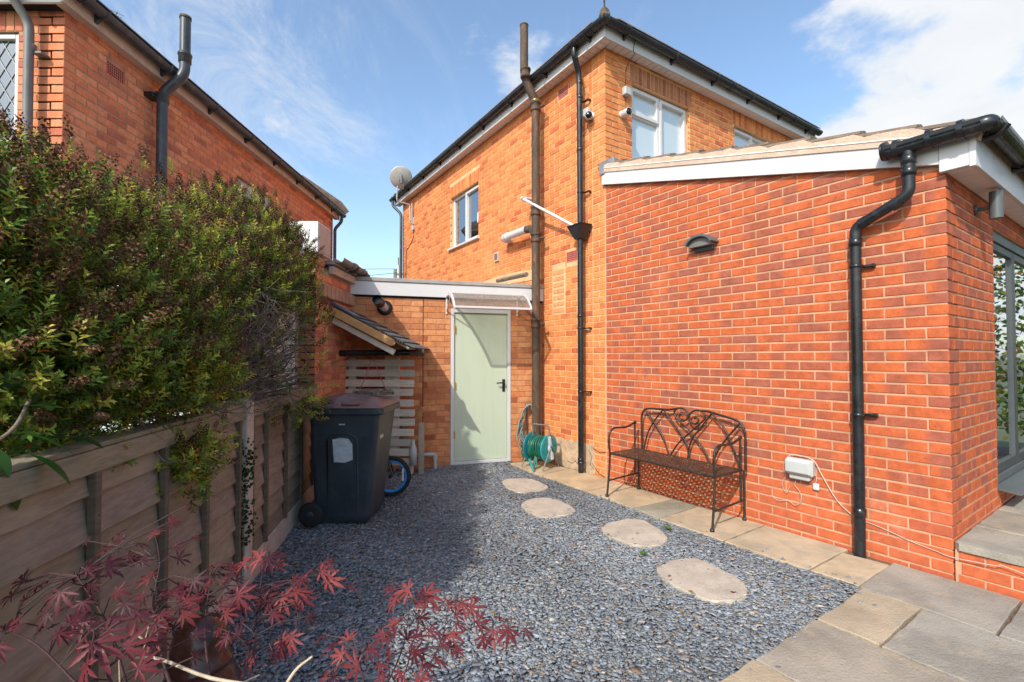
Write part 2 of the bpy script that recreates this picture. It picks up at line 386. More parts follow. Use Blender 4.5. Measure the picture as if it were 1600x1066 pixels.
def link(name, data, world, parent=None, rot=None, **tags):
    o = bpy.data.objects.new(name, data); col.objects.link(o); world = V3(world)
    if parent: o.parent = parent; o.location = world - WL[parent.name]
    else: o.location = world
    if rot is not None: o.rotation_euler = rot
    WL[o.name] = world; return tag(o, **tags)
def thing(name, loc, label, cat, group=None): return link(name, None, loc, None, label=label, cat=cat, group=group)
def sm_curve(pts, n=6):
    """Catmull-Rom through the points"""
    P = [Vector(p) for p in pts]; out = []
    for i in range(len(P) - 1):
        a = P[i - 1] if i else P[0] * 2 - P[1]; b, c = P[i], P[i + 1]; d = P[i + 2] if i + 2 < len(P) else P[-1] * 2 - P[-2]
        for k in range(n):
            t = k / n; out.append(.5 * ((2 * b) + (-a + c) * t + (2 * a - 5 * b + 4 * c - d) * t * t + (-a + 3 * b - 3 * c + d) * t ** 3))
    out.append(P[-1]); return out
def fillet(pts, r, n=5):
    P = [Vector(p) for p in pts]; out = [P[0]]
    for i in range(1, len(P) - 1):
        a = (P[i - 1] - P[i]); b = (P[i + 1] - P[i]); rr = min(r, a.length * .45, b.length * .45)
        s0 = P[i] + a.normalized() * rr; e0 = P[i] + b.normalized() * rr
        for k in range(n + 1):
            t = k / n; out.append(s0 * (1 - t) ** 2 + P[i] * 2 * t * (1 - t) + e0 * t * t)
    out.append(P[-1]); return out

# projection, used only to choose which bricks show largest
_th = R(1.2); _F = Vector((0, math.cos(_th), math.sin(_th))); _U = Vector((0, -math.sin(_th), math.cos(_th)))
def proj(p):
    v = p - CAM; d = v.dot(_F)
    if d < .1: return None
    return 800 + 735 * v.x / d, 542.6 - 735 * v.dot(_U) / d, d

# ------------------------------------------------------------------ brick walls
BK = {}          # root name -> list of bricks
BMESH = {}
PROUD = .005
def brickverts(w, h, tl, tr, g, d=.03, pr=PROUD, ch=.0025, js=0.):
    x0, x1, xm = 0, w, w * .5; vs = []; tn = []
    rows = [(x0, tl), (xm, (tl + tr) / 2), (x1, tr)]
    ring = []
    for (x, t) in rows:
        xi = x + (ch if x == x0 else -ch if x == x1 else 0)
        for (b, c, xx) in ((-d, 0, x), (pr - ch, 0, x), (pr, ch, xi), (pr, h - ch, xi), (pr - ch, h, x), (-d, h, x)):
            vs.append((xx, b, c)); tn.append((t, g, 0))
    fs = []
    for i in range(2):
        for k in range(5): fs.append((i * 6 + k, i * 6 + k + 1, (i + 1) * 6 + k + 1, (i + 1) * 6 + k))
    fs += [(0, 1, 2, 3, 4, 5), (12, 13, 14, 15, 16, 17)]
    return vs, fs, tn
def bricks(root, F, u0, u1, z0, z1, pal, mat, holes=(), top=None, phase=0., vis=None, L=.215, J=.010, H=.065, CH=.075, first=None, zoff=0., joint=.0):
    """lay courses of bricks on a wall face; pal(rnd, course, index) -> tone left, tone right, shift"""
    lst = BK.setdefault(root.name, [])
    c = 0; z = z0
    rr = random.Random(hash((root.name, u0, z0, len(lst))) & 0xffff if False else int((u1 - u0) * 1000 + z1 * 77 + len(lst)))
    while z + .02 < z1:
        h = min(H, z1 - z - .005)
        ph = (c % 2) * (L + J) / 2 + phase
        u = u0 - ph; i = 0
        while u < u1:
            a = max(u, u0); b = min(u + L, u1); u += L + J; i += 1
            if b - a < .02: continue
            segs = [(a, b)]
            for (ha, hb, hz0, hz1) in holes:
                if z < hz1 - .012 and z + h > hz0 + .012:
                    ns = []
                    for (p, q) in segs:
                        if q <= ha or p >= hb: ns.append((p, q)); continue
                        if p < ha - .015: ns.append((p, ha))
                        if q > hb + .015: ns.append((hb, q))
                    segs = ns
            for (p, q) in segs:
                if top and z + h * .5 > top((p + q) / 2): continue
                tl, tr, g = pal(rr, c, i)
                lst.append((F, p, z, q - p, h, tl, tr, g, mat, vis, 0.0))
        z += CH; c += 1
def soldier(root, F, a0, a1, z, mat, pal):
    u = a0; lst = BK.setdefault(root.name, []); i = 0
    while u + .06 < a1:
        tl, tr, g = pal(rng, 0, i); lst.append((F, u, z, .065, .215, tl, tr, g, mat, None, 0.)); u += .075; i += 1
def finish_bricks(root, parent_for, nmax=300):
    lst = BK[root.name]; sc_ = []
    for k, b in enumerate(lst):
        F, u, z, w_, h = b[:5]; p = F(u + w_ / 2, 0, z + h / 2); q = proj(p); s = 0
        if q and -15 < q[0] < 1615 and -15 < q[1] < 1080:
            vd = (CAM - p).normalized(); s = w_ * h * max(0, vd.dot(F.ey)) / (q[2] ** 2)
            if b[9] and not b[9](q[0], q[1]): s = 0
        sc_.append((s, k))
    sc_.sort(reverse=True); ind = [k for s, k in sc_[:nmax] if s > 0]; inds = set(ind)
    def qz(x, n): return round(x * n) / n
    for k in ind:
        F, u, z, w_, h, tl, tr, g, mat, vis, x = lst[k]
        rl = F.ex.cross(F.ey).z > 0        # right handed?
        key = (round(w_, 3), round(h, 3), qz(tl, 4), qz(tr, 4), qz(g, 5), mat.name, rl)
        if key not in BMESH:
            vs, fs, tn = brickverts(w_, h, key[2], key[3], key[4])
            if not rl: vs = [(a, -b, c) for a, b, c in vs]
            m = MB(); m.raw(vs, fs, tones=tn); BMESH[key] = m.mesh('brick', mat, Vector((0, 0, 0)))[0]
        par = parent_for(F)
        link('brick', BMESH[key], F(u, 0, z), par, rot=(0, 0, math.atan2(F.ex.y, F.ex.x)))
    byk = {}
    for k, b in enumerate(lst):
        if k not in inds: byk.setdefault((id(parent_for(b[0])), b[8].name), []).append(b)
    for (pid, mn), bl in byk.items():
        m = MB()
        for b in bl:
            F, u, z, w_, h, tl, tr, g, mat, vis, x = b; vs, fs, tn = brickverts(w_, h, tl, tr, g); m.F = F
            m.raw([(a + u, bb, c + z) for a, bb, c in vs], fs, tones=tn)
        m.build('brick_courses', bl[0][8], parent_for(bl[0][0]), kind='stuff')
def wallcore(F, u0, u1, z0, z1, holes, mat, parent, th=.22, name='wall'):
    us = sorted({u0, u1, *[x for h in holes for x in h[:2]]}); zs = sorted({z0, z1, *[x for h in holes for x in h[2:]]})
    us = [u for u in us if u0 <= u <= u1]; zs = [z for z in zs if z0 <= z <= z1]
    m = MB(F)
    def solid(i, j):
        if i < 0 or j < 0 or i >= len(us) - 1 or j >= len(zs) - 1: return False
        cu = (us[i] + us[i + 1]) / 2; cz = (zs[j] + zs[j + 1]) / 2
        return not any(a < cu < b and c < cz < d for a, b, c, d in holes)
    for i in range(len(us) - 1):
        for j in range(len(zs) - 1):
            if not solid(i, j): continue
            a, b, c, d = us[i], us[i + 1], zs[j], zs[j + 1]
            m.raw([(a, 0, c), (b, 0, c), (b, 0, d), (a, 0, d), (a, -th, c), (b, -th, c), (b, -th, d), (a, -th, d)], [(0, 1, 2, 3), (4, 7, 6, 5)])
            k = len(m.v) - 8
            for cond, f in ((solid(i - 1, j), (0, 3, 7, 4)), (solid(i + 1, j), (1, 5, 6, 2)), (solid(i, j - 1), (0, 4, 5, 1)), (solid(i, j + 1), (3, 2, 6, 7))):
                if not cond: m.f.append(tuple(k + x for x in f)); m.sm.append(False)
    return m.build(name, mat, parent, recalc=False)

def palE(r, c, i):
    t = r.random()
    if t < .36: return (.95 if r.random() < .75 else .5, .95 if r.random() < .6 else .1, r.random() * .4)
    if t < .62: return ((0, .95, r.random() * .5) if r.random() < .5 else (.95, 0, r.random() * .5))
    return (r.random() * .15, r.random() * .15, r.random() * .8)
def palEp(r, c, i): t = r.random() * .7; return (t, t, r.random() * .6)
def palH(r, c, i):
    # alternating darker bricks, fading to plain pale ones towards the quoin
    if (i + (c // 2)) % 2 == 0 and c % 3 != 1: t = .50 + r.random() * .5
    else: t = r.random() * .42
    return (t, t + r.random() * .1 - .05, r.random() ** 1.5)
def palD(r, c, i): t = r.random() ** 1.3 * .9; return (t, min(1, t + r.random() * .2), r.random() * .9)
def palL(r, c, i): t = r.random() ** 1.6; return (t, t, r.random() ** 3 * .9)

# ------------------------------------------------------------------ frames of the place
E1 = Vector((2.7965, 3.0132)); dE = Vector((-.56225, .82697)); nE = Vector((-.82697, -.56225)); EL = 3.013
E0 = E1 + dE * EL
FE = Frame(E1, dE, nE)                          # side wall of the extension
FF = Frame(E1, -nE, -dE)                        # its garden front (a runs to the right)
dH = Vector((-475, 735)).normalized(); FH = Frame(E0, dH); HL = 6.87
dX = Vector((-dH.y * -1, -dH.x)).normalized(); dX = Vector((dH.y, -dH.x)); FX = Frame(E0, dX, -dH); XL = 4.6
DP = Vector((.3988, 6.5447)); dD = -Vector((2400, 735)).normalized(); FD = Frame(DP, dD)   # outhouse front, a runs left
LC = Vector((-3.91, 4.05)); FL = Frame(LC, (0, 1), (1, 0)); FLf = Frame(LC, (-1, 0), (0, -1)); LLn = 6.15
OC = Vector((-1.99, 4.75)); FO = Frame(OC, (0, 1), (1, 0)); FOf = Frame(OC, (-1, 0), (0, -1))
FP = Vector((-1.649, 2.942)); dF = Vector((-.1955, .9807)); FF_ = Frame(FP, dF, (dF.y, -dF.x))       # fence

# ------------------------------------------------------------------ ground
m = MB(); m.box(-400, 400, -400, 400, -.5, -.12); m.build('ground', M['grass'], kind='structure')
m = MB(); m.box(-6, 9, -3, 9, -.118, -.055); m.build('soil_bed', M['soil'], kind='structure')

# patio flags -------------------------------------------------------
patio = link('patio', None, FE(-.3, 1, 0), None, kind='structure')
m = MB(FE); m.box(-1.75, .27, .0, 2.6, -.05, -.022); m.box(.27, 4.42, 0.0, .60, -.05, -.022)
m.build('paving_bed', M['joint'], patio)
def flag(poly, mat, parent, z=0., th=.045, tone=None, F=FE, name='flagstone'):
    g = .006; cx = sum(p[0] for p in poly) / len(poly); cy = sum(p[1] for p in poly) / len(poly); P = []
    n = len(poly)
    for i in range(n):                                    # riven, slightly wavering edges
        a, b = poly[i], poly[(i + 1) % n]; d = math.hypot(b[0] - a[0], b[1] - a[1]); k = max(2, int(d / .07))
        for j in range(k):
            t = j / k; jx = 0 if j == 0 else rng.uniform(-.004, .004); jy = 0 if j == 0 else rng.uniform(-.004, .004)
            x = a[0] + (b[0] - a[0]) * t + jx; y = a[1] + (b[1] - a[1]) * t + jy
            dx, dy = cx - x, cy - y; l = math.hypot(dx, dy); P.append((x + dx / l * g, y + dy / l * g))
    n = len(P); m = MB(F); t = tone if tone else [rng.uniform(.85, 1.08)] * 3
    m.tone = tuple(t)
    ins = []
    for (x, y) in P:
        dx, dy = cx - x, cy - y; l = math.hypot(dx, dy); ins.append((x + dx / l * .005, y + dy / l * .005))
    tl = rng.uniform(-.0015, .0015)
    vs = [(x, y, z - th) for x, y in P] + [(x, y, z - .004 + rng.uniform(-.0015, .001)) for x, y in P] + [(x, y, z + rng.uniform(-.001, .001) + tl) for x, y in ins] + [(cx, cy, z + tl)]
    fs = [(i, (i + 1) % n, n + (i + 1) % n, n + i) for i in range(n)] + [(n + i, n + (i + 1) % n, 2 * n + (i + 1) % n, 2 * n + i) for i in range(n)]
    fs += [(2 * n + i, 2 * n + (i + 1) % n, 3 * n) for i in range(n)] + [tuple(range(n))]
    m.raw(vs, fs); return m.build(name, mat, parent)
b_ = .030
for poly, mt, tn in [
    ([(.30, b_), (.30, .625), (-.305, .625), (-.305, b_)], 'flagg', (1.0, .97, .95)),
    ([(.27, .63), (.27, 1.228), (-.008, 1.228), (-.008, .63)], 'flag', (.86, .84, .8)),
    ([(-.012, .63), (-.012, 1.228), (-.30, 1.228), (-.60, 1.228), (-.60, .63)], 'flagg', (.98, .97, .96)),
    ([(.28, 1.232), (.28, 1.83), (-.30, 1.83), (-.30, 1.232)], 'flagg', (1.05, .98, .92)),
    ([(.285, 1.835), (.285, 2.3), (-.1, 2.3), (-.1, 1.835)], 'flag', (.85, .82, .76)),
    ([(-.31, b_), (-.31, .625), (-.90, .625), (-.90, b_)], 'flagg', (.92, .92, .92)),
    ([(-.31, 1.232), (-.31, 1.83), (-.9, 1.83), (-.9, 1.232)], 'flagg', (.95, .95, .92)),
    ([(-.1, 1.835), (-.1, 2.4), (-.7, 2.4), (-.7, 1.835)], 'flagg', (1, .96, .9)),
    ([(-.605, .63), (-.605, 1.228), (-1.2, 1.228), (-1.2, .63)], 'flag', (.9, .88, .8)),
    ([(-.905, b_), (-.905, .625), (-1.6, .625), (-1.6, b_)], 'flagg', (1, 1, .98)),
    # edging strip along the walls
    ([(.565, .135), (.56, .63), (.29, .62), (.295, .10)], 'flag', (1.02, .98, .88)),
    ([(1.165, .035), (1.158, .645), (.572, .632), (.56, .035)], 'flag', (1.0, .98, .92)),
    ([(1.77, .035), (1.765, .638), (1.163, .648), (1.17, .035)], 'flag', (1.0, .95, .88)),
    ([(2.05, .035), (2.075, .605), (1.77, .638), (1.775, .035)], 'flagg', (1.02, 1.0, .9)),
    ([(2.745, .035), (2.73, .575), (2.08, .605), (2.055, .035)], 'flag', (1.02, .95, .84)),
    ([(3.01, .03), (3.60, .07), (3.55, .585), (2.735, .575), (2.75, .035)], 'flag', (1.03, .93, .78)),
    ([(3.605, .07), (4.20, .11), (4.26, .52), (3.555, .585)], 'flag', (1.0, .92, .8)),
]: flag(poly, M[mt], patio, tone=tn)
# raised step by the doors
tr = thing('raised_step', FE(-.5, -.8, 0), 'raised brick-fronted patio step with grey slab top beside the glass doors', 'step')
FS = Frame(E1 - dE * 0, -dE, nE)
m = MB(FS); m.box(.012, 2.4, -2.6, -.004, -.04, .185); m.build('wall', M['mE'], tr)
bricks(tr, Frame(E1 + nE * -.004, -dE, nE), .03, 2.4, -.035, .185, palEp, M['bEp'], phase=.1)
for (a0, a1, b0, b1, tn) in [(-.0, .9, -.49, .022, (1, 1, .98)), (.907, 1.7, -.49, .022, (.95, .95, .95)), (.0, .6, -1.1, -.497, (.98, .95, .9)), (.607, 1.3, -1.1, -.497, (1, 1, 1)), (.0, .9, -1.75, -1.107, (1, 1, 1)), (1.307, 2.0, -1.1, -.497, (1, 1, 1)), (.907, 1.6, -1.75, -1.107, (1, 1, 1))]:
    P = [(-a1, b0), (-a0 - .005, b0), (-a0 - .005, b1 - (.03 if b1 > 0 else 0)), (-a0 - .03, b1), (-a1, b1)] if b1 > 0 and a0 < .01 else [(-a1, b0), (-a0 - .005, b0), (-a0 - .005, b1), (-a1, b1)]
    flag(P, M['flagg'], tr, z=.235, th=.048, tone=tn)

STEPS = [([(-0.069, 5.1), (0.066, 4.885), (0.301, 4.955), (0.381, 5.126), (0.22, 5.419), (0.0, 5.447), (-0.108, 5.336)], 'pale oval stepping stone nearest the green door'),
         ([(0.129, 4.337), (0.253, 4.164), (0.452, 4.18), (0.573, 4.283), (0.543, 4.467), (0.393, 4.687), (0.189, 4.666), (0.091, 4.505)], 'pale kidney shaped stepping stone, second out from the green door'),
         ([(0.753, 3.719), (0.908, 3.543), (1.095, 3.531), (1.198, 3.654), (1.193, 3.842), (1.103, 4.082), (0.872, 4.035), (0.734, 3.885)], 'pale stepping stone beside the left end of the bench'),
         ([(0.995, 2.897), (1.142, 2.738), (1.315, 2.753), (1.42, 2.873), (1.425, 3.022), (1.349, 3.177), (1.267, 3.297), (1.072, 3.246), (0.945, 3.102)], 'largest looking stepping stone, nearest the patio corner')]
# ------------------------------------------------------------------ slate chippings
def slate():
    rs = np.random.RandomState(5)
    def inside(P):
        q = P - np.array([E1.x, E1.y]); u = q @ np.array([dE.x, dE.y]); v = q @ np.array([nE.x, nE.y])
        f = (P - np.array([FP.x, FP.y])) @ np.array([dF.y, -dF.x])
        d = (P - np.array([DP.x, DP.y])) @ np.array([FD.ey.x, FD.ey.y])
        edge = np.interp(u, [.25, .6, 1.16, 1.77, 2.07, 2.73, 3.55, 4.3, 4.6], [.61, .615, .628, .62, .59, .555, .565, .47, .3])
        return (u > .275) & (v > edge) & (f > .02) & (d > .01) & (P[:, 1] > 1.55)
    P = rs.uniform([-2.2, 1.5], [2.6, 6.7], (300000, 2)); P = P[inside(P)]
    area = 4.8 * 5.2 * len(P) / 300000
    dist = np.hypot(P[:, 0], P[:, 1]); keep = rs.rand(len(P)) < np.clip(3.6 / dist, .6, 1) * (8200 * area) / len(P)
    P = P[keep]; n_main = len(P)
    Q = rs.uniform([-2.2, 1.5], [2.8, 6.7], (9000, 2)); q = Q - np.array([E1.x, E1.y]); u = q @ np.array([dE.x, dE.y]); v = q @ np.array([nE.x, nE.y])
    spill = ((u > .28) & (v > .40) & (v < .62) & (rs.rand(len(Q)) < np.clip((v - .50) * 3, .015, .4))) | ((u < .28) & (u > .02) & (v > .65) & (v < 2.2) & (rs.rand(len(Q)) < np.clip((u - .12) * 1.6, .015, .3)))
    for poly, lab in STEPS:
        c = np.mean(np.array(poly), 0); ang = np.arctan2(Q[:, 1] - c[1], Q[:, 0] - c[0]); A_ = np.array(poly) - c; rr_ = np.interp(ang, *zip(*sorted(zip(np.arctan2(A_[:, 1], A_[:, 0]), np.hypot(A_[:, 0], A_[:, 1])))), period=2 * np.pi); d = np.hypot(*(Q - c).T) / rr_
        spill |= (d < 1.0) & (rs.rand(len(Q)) < np.where(d > .82, .5, .04))
    P = np.concatenate([P, Q[spill]]); n = len(P)
    K = 5; ang = np.sort(rs.rand(n, K) * .85 + np.arange(K) * 1.0, axis=1) * (2 * math.pi / K)
    rad = rs.uniform(.5, 1.15, (n, K)); asp = rs.uniform(.35, .9, n); size = np.exp(rs.normal(-4.34, .42, n)); size = np.clip(size, .006, .030)
    th = rs.uniform(.0008, .0022, n)
    x = np.cos(ang) * rad * size[:, None]; y = np.sin(ang) * rad * size[:, None] * asp[:, None]
    top = np.stack([x, y, np.repeat(th[:, None], K, 1)], -1); bot = np.stack([x * .99, y * .99, -np.repeat(th[:, None], K, 1)], -1)
    V = np.concatenate([top, bot], 1)
    az = rs.rand(n) * 6.283; tilt = np.abs(rs.normal(0, .105, n)); ta = rs.rand(n) * 6.283
    ca, sa = np.cos(az), np.sin(az); R1 = np.zeros((n, 3, 3)); R1[:, 0, 0] = ca; R1[:, 0, 1] = -sa; R1[:, 1, 0] = sa; R1[:, 1, 1] = ca; R1[:, 2, 2] = 1
    k = np.stack([np.cos(ta), np.sin(ta), np.zeros(n)], -1); Kx = np.zeros((n, 3, 3)); Kx[:, 0, 2] = k[:, 1]; Kx[:, 1, 2] = -k[:, 0]; Kx[:, 2, 0] = -k[:, 1]; Kx[:, 2, 1] = k[:, 0]
    R2 = np.eye(3) + np.sin(tilt)[:, None, None] * Kx + (1 - np.cos(tilt))[:, None, None] * (Kx @ Kx)
    V = np.einsum('nij,nkj->nki', R2 @ R1, V)
    zc = rs.uniform(-.024, -.006, n) + .010 * np.sin(P[:, 0] * 5 + 1) * np.sin(P[:, 1] * 4) * .7
    zc[n_main:] = .005; V += np.stack([P[:, 0], P[:, 1], zc], -1)[:, None, :]
    V = V.reshape(-1, 3); base = np.arange(n) * 2 * K
    faces = []
    quad = np.array([[i, (i + 1) % K, K + (i + 1) % K, K + i] for i in range(K)])
    Q = (base[:, None, None] + quad[None]).reshape(-1, 4); T = base[:, None] + np.arange(K)[None]
    me = bpy.data.meshes.new('slate_chippings')
    me.vertices.add(len(V)); me.vertices.foreach_set('co', V.ravel())
    li = np.concatenate([T.ravel(), Q[:, ::-1].ravel()]); me.loops.add(len(li)); me.loops.foreach_set('vertex_index', li.astype(np.int32))
    st = np.concatenate([np.arange(n) * K, n * K + np.arange(len(Q)) * 4]); me.polygons.add(len(st)); me.polygons.foreach_set('loop_start', st.astype(np.int32))
    me.update(calc_edges=True); me.validate()
    b = np.exp(rs.normal(0, .19, n)) * (1 + .22 * np.sin(P[:, 0] * 2.3 + 1.2 * np.sin(P[:, 1] * 1.7)) * np.sin(P[:, 1] * 2.1 + P[:, 0])); c = np.stack([.225 * b, .250 * b, .275 * b], -1)
    br = rs.rand(n); c[br < .035] = np.array([.27, .19, .13]) * b[br < .035][:, None]; c[(br > .07) & (br < .22)] = np.array([.28, .262, .235]) * b[(br > .07) & (br < .22)][:, None]
    c[br > .993] = np.array([.50, .44, .38]); c = np.clip(c, .03, .65)
    C4 = np.ones((n, 2 * K, 4), np.float32); C4[:, :, :3] = c[:, None, :]
    a = me.color_attributes.new('tone', 'FLOAT_COLOR', 'POINT'); a.data.foreach_set('color', C4.ravel())
    me.materials.append(M['slate']); return link('slate_chippings', me, (0, 0, 0), None, kind='stuff', label='blue grey slate chippings filling the yard between fence and wall', cat='slate chippings')
slate()
# bed just under the chippings, so that no gap shows bare
m = MB(FE); m.box(.28, 4.6, .6, 5.0, -.054, -.030); m.tone = (.1, .11, .12)
for i in range(len(m.c)): m.c[i] = (.17, .185, .20)
m.build('gravel_bed', M['slate'], kind='structure')

# stepping stones
for poly, lab in STEPS:
    n = len(poly); P = sm_curve([(x, y, 0) for x, y in poly] + [(*poly[0], 0)], 4)[:-1]
    cx = sum(p.x for p in P) / len(P); cy = sum(p.y for p in P) / len(P)
    m = MB(); N_ = len(P); vs = []
    for (k, z) in ((1.0, -.03), (1.0, -.002), (.985, .004)):
        vs += [(cx + (p.x - cx) * k + rng.uniform(-.006, .006), cy + (p.y - cy) * k + rng.uniform(-.006, .006), z) for p in P]
    vs.append((cx, cy, .006)); fs = []
    for r_ in range(2): fs += [(r_ * N_ + i, r_ * N_ + (i + 1) % N_, (r_ + 1) * N_ + (i + 1) % N_, (r_ + 1) * N_ + i) for i in range(N_)]
    fs += [(2 * N_ + i, 2 * N_ + (i + 1) % N_, 3 * N_) for i in range(N_)]
    m.raw(vs, fs); m.build('stepping_stone', M['step'], label=lab, cat='stepping stone', group='stepping stones across the slate')

# ------------------------------------------------------------------ extension
ext = thing('house_extension', FE(1.5, -1, 0), 'single storey red brick extension with tiled lean-to roof and white bargeboard', 'extension')
def ztop(u): return 2.635 + .262 * u                    # underside of the bargeboard
ew = MB(FE); ew.prism([(0, -.08), (EL - .0, -.08), (EL - .0, ztop(EL) + .15), (0, ztop(0) + .02)], 'ac', -.22, 0)
ew = ew.build('wall', M['mE'], ext)
DU0, DU1, DZ0, DZ1 = 1.18, 4.6, .375, 2.42
fw = wallcore(FF, .003, 4.9, -.08, 2.63, [(DU0, DU1, DZ0, DZ1)], M['mE'], ext)
# corner bricks: one box per course shows on both faces
cb = []
zc = -.05; c = 0
while zc < 2.6:
    h = min(.065, 2.62 - zc); lo = c % 2 == 0
    a = .215 if lo else .1025; b = .1025 if lo else .215
    tl, tr_, g = (palE if zc > .40 else palEp)(rng, c, 0)
    mm = MB(); mm.F = Frame(E1 + nE * 0, dE, nE)
    mm.tone = (tl, g * .7, 0); mm.box(-PROUD, a, -b, PROUD, zc, zc + h, .003)
    for i in range(len(mm.c)): mm.c[i] = (tr_ if (mm.v[i].to_2d() - E1).length > .09 else tl, g * .7, 0)
    mm.build('brick', M['bE'] if zc > .40 else M['bEp'], ew); zc += .075; c += 1
for (zz0, zz1, pal, mt) in ((-.05, .40, palEp, 'bEp'), (.40, 3.6, palE, 'bE')):
    cc = round((zz0 + .05) / .075)
    for k in range(200):
        z = zz0 + k * .075
        if z > zz1 - .01: break
        lo = (cc + k) % 2 == 0
        a = (.215 if lo else .1025) + .010
        bricks(ext, FE, a, EL - .012, z, z + .0651, pal, M[mt], top=lambda u: ztop(u) + .10)
        if z < 2.6:
            b = (.1025 if lo else .215) + .010
            bricks(ext, FF, b, 4.9, z, min(z + .0651, 2.625), pal, M[mt], holes=[(DU0 - .003, DU1, DZ0, DZ1)])
finish_bricks(ext, lambda F: ew if F is FE else fw, 265)
m = MB(FE); m.box(EL - .007, EL + .003, -.02, .004, -.05, ztop(EL) + .1); m.build('movement_joint', M['mE'], ext)
# bargeboard and eaves box
m = MB(FE); m.prism([(.02, ztop(.02)), (EL + .02, ztop(EL + .02)), (EL + .02, ztop(EL) + .185), (.02, ztop(0) + .182)], 'ac', .012, .045); m.build('bargeboard', M['white'], ext)
m = MB(FE); m.box(-.155, .018, .010, .052, 2.585, 2.80, .003); m.build('eaves_box', M['white'], ext)
m = MB(FE); m.box(-.155, -.125, .006, .056, 2.575, 2.81, .002); m.build('corner_trim', M['white'], ext)
m = MB(FF); m.box(-.05, 4.9, .13, .156, 2.58, 2.78, .002); m.build('fascia', M['white'], ext)
sbm = {}
def soffit_boards(F, a0, a1, b0, b1, z, parent, pitch=.10, mat='soffit'):
    a = a0; me = None
    while a < a1 - .02:
        mm = MB(); rl = F.ex.cross(F.ey).z > 0; s = 1 if rl else -1
        if me is None:
            mm.box(0, pitch - .006, min(s * b0, s * b1), max(s * b0, s * b1), 0, .010, .002); me = mm.mesh('soffit_board', M[mat], Vector((0, 0, 0)))[0]
        link('soffit_board', me, F(a, 0, z), parent, rot=(0, 0, math.atan2(F.ex.y, F.ex.x))); a += pitch
soffit_boards(FF, .012, 4.4, .003, .129, 2.592, ext)
# roof tiles of the extension
SL_ = .262; tn_ = math.atan(SL_); ca_, sa_ = math.cos(tn_), math.sin(tn_)
FR = Frame(FE(-.19, .045, 2.80), dE * ca_ + Vector((0, 0)), nE)
FR.o = FE(-.19, .045, 2.815); FR.ex = (Vector((dE.x, dE.y, 0)) * ca_ + Vector((0, 0, sa_))).normalized(); FR.ey = Vector((nE.x, nE.y, 0)); FR.ez = (Vector((0, 0, 1)) * ca_ - Vector((dE.x, dE.y, 0)) * sa_).normalized()
m = MB(FR); m.box(.02, 3.34, -4.8, -.02, -.06, -.012); m.build('roof_deck', M['tile'], ext)
def tilemesh(variant):
    mm = MB(); vs = []; fs = []; W, Ln = .300, .40; n = 10
    rr = random.Random(variant)
    for s_ in (0, 1):
        for i in range(n + 1):
            x = i / n; hh = .018 * (0.5 - 0.5 * math.cos(4 * math.pi * x))
            for top in (0, 1):
                z = hh + (.020 if top else 0) + (.026 if s_ == 0 else -.002)
                vs.append((s_ * Ln, -x * (W - .004), z))
    k = 2 * (n + 1)
    for i in range(n):
        a = 2 * i; b = 2 * i + 2
        fs += [(a, b, b + 1, a + 1), (k + a, k + a + 1, k + b + 1, k + b), (a + 1, b + 1, k + b + 1, k + a + 1), (a, k + a, k + b, b)]
    fs += [(0, 1, k + 1, k), (2 * n, k + 2 * n, k + 2 * n + 1, 2 * n + 1)]
    mm.raw(vs, fs); mm.tone = (1, 1, 1); return mm.mesh('roof_tile', M['tile'], Vector((0, 0, 0)))[0]
tms = [tilemesh(i) for i in range(2)]
Mrot = Matrix((FR.ex, FR.ey, FR.ez)).transposed()
for i in range(10):
    for j in range(16):
        o = link('roof_tile', tms[(i + j) % 2], FR(i * .335 + rng.uniform(-.004, .004), -j * .30 + rng.uniform(-.003, .003), 0), ext)
        e = Mrot.to_euler(); o.rotation_euler = (e.x + rng.uniform(-.006, .006), e.y, e.z + rng.uniform(-.006, .006))
m = MB(FR); rr = random.Random(4); P = []
for i in range(48):                                        # rough verge pointing under the tile ends
    a = i * .07; ph = (a / .335) % 1; P.append((a, -.002 + .026 * (1 - ph) + rr.uniform(-.006, .004)))
poly = P + [(P[-1][0], -.085), (0, -.085)]
m.prism(poly, 'ac', -.05, .010); m.build('verge_mortar', M['verge'], ext)
m = MB(FE); m.prism([(0.0, ztop(0) + .184), (EL, ztop(EL) + .187), (EL, ztop(EL) + .195), (0, ztop(0) + .192)], 'ac', .010, .060); m.build('verge_strip', M['offwhite'], ext)
m = MB(FE); m.box(2.84, 3.06, -.02, .050, 3.605, 3.700, .01); m.box(2.98, 3.06, .05, .062, 3.54, 3.66, .004); m.build('lead_flashing', M['lead'], ext)
# gutters and downpipe
def halfgutter(m, F, a0, a1, b, z, r=.056, t=.004, n=10, axis='a'):
    prof = [(math.cos(math.pi + math.pi * i / n) * r, math.sin(math.pi + math.pi * i / n) * r) for i in range(n + 1)]
    inn = [(x * (1 - t / r), y * (1 - t / r)) for x, y in prof][::-1]
    poly = [(b + x, z + y) for x, y in prof + inn]; m.F = F; m.prism(poly, 'bc', a0, a1)
m = MB(); halfgutter(m, FF, -.10, 4.9, .225, 2.815); gf = m.build('gutter', M['black'], ext)
m = MB(); halfgutter(m, FE, -.20, .285, .115, 2.815, .058)
m.F = FE; m.lathe([(.0, 0), (.060, .001), (.060, .012), (.0, .013)], (.285, .115, 2.800), (1, 0, 0), 20)
m.tube([(-.2, .115, 2.79), (.28, .115, 2.79)], .050, 14)
for a in (-.12, .03, .20): m.tube([(a, .115, 2.795), (a + .03, .115, 2.795)], .061, 16)
m.lathe([(.064, 0), (.064, .02), (.059, .021)], (.265, .115, 2.80), (1, 0, 0), 20)
m.tube(fillet([(-.16, .115, 2.79), (-.225, .115, 2.795), (-.225, -.02, 2.81)], .05), .046, 14)
m.build('return_gutter', M['black'], ext)
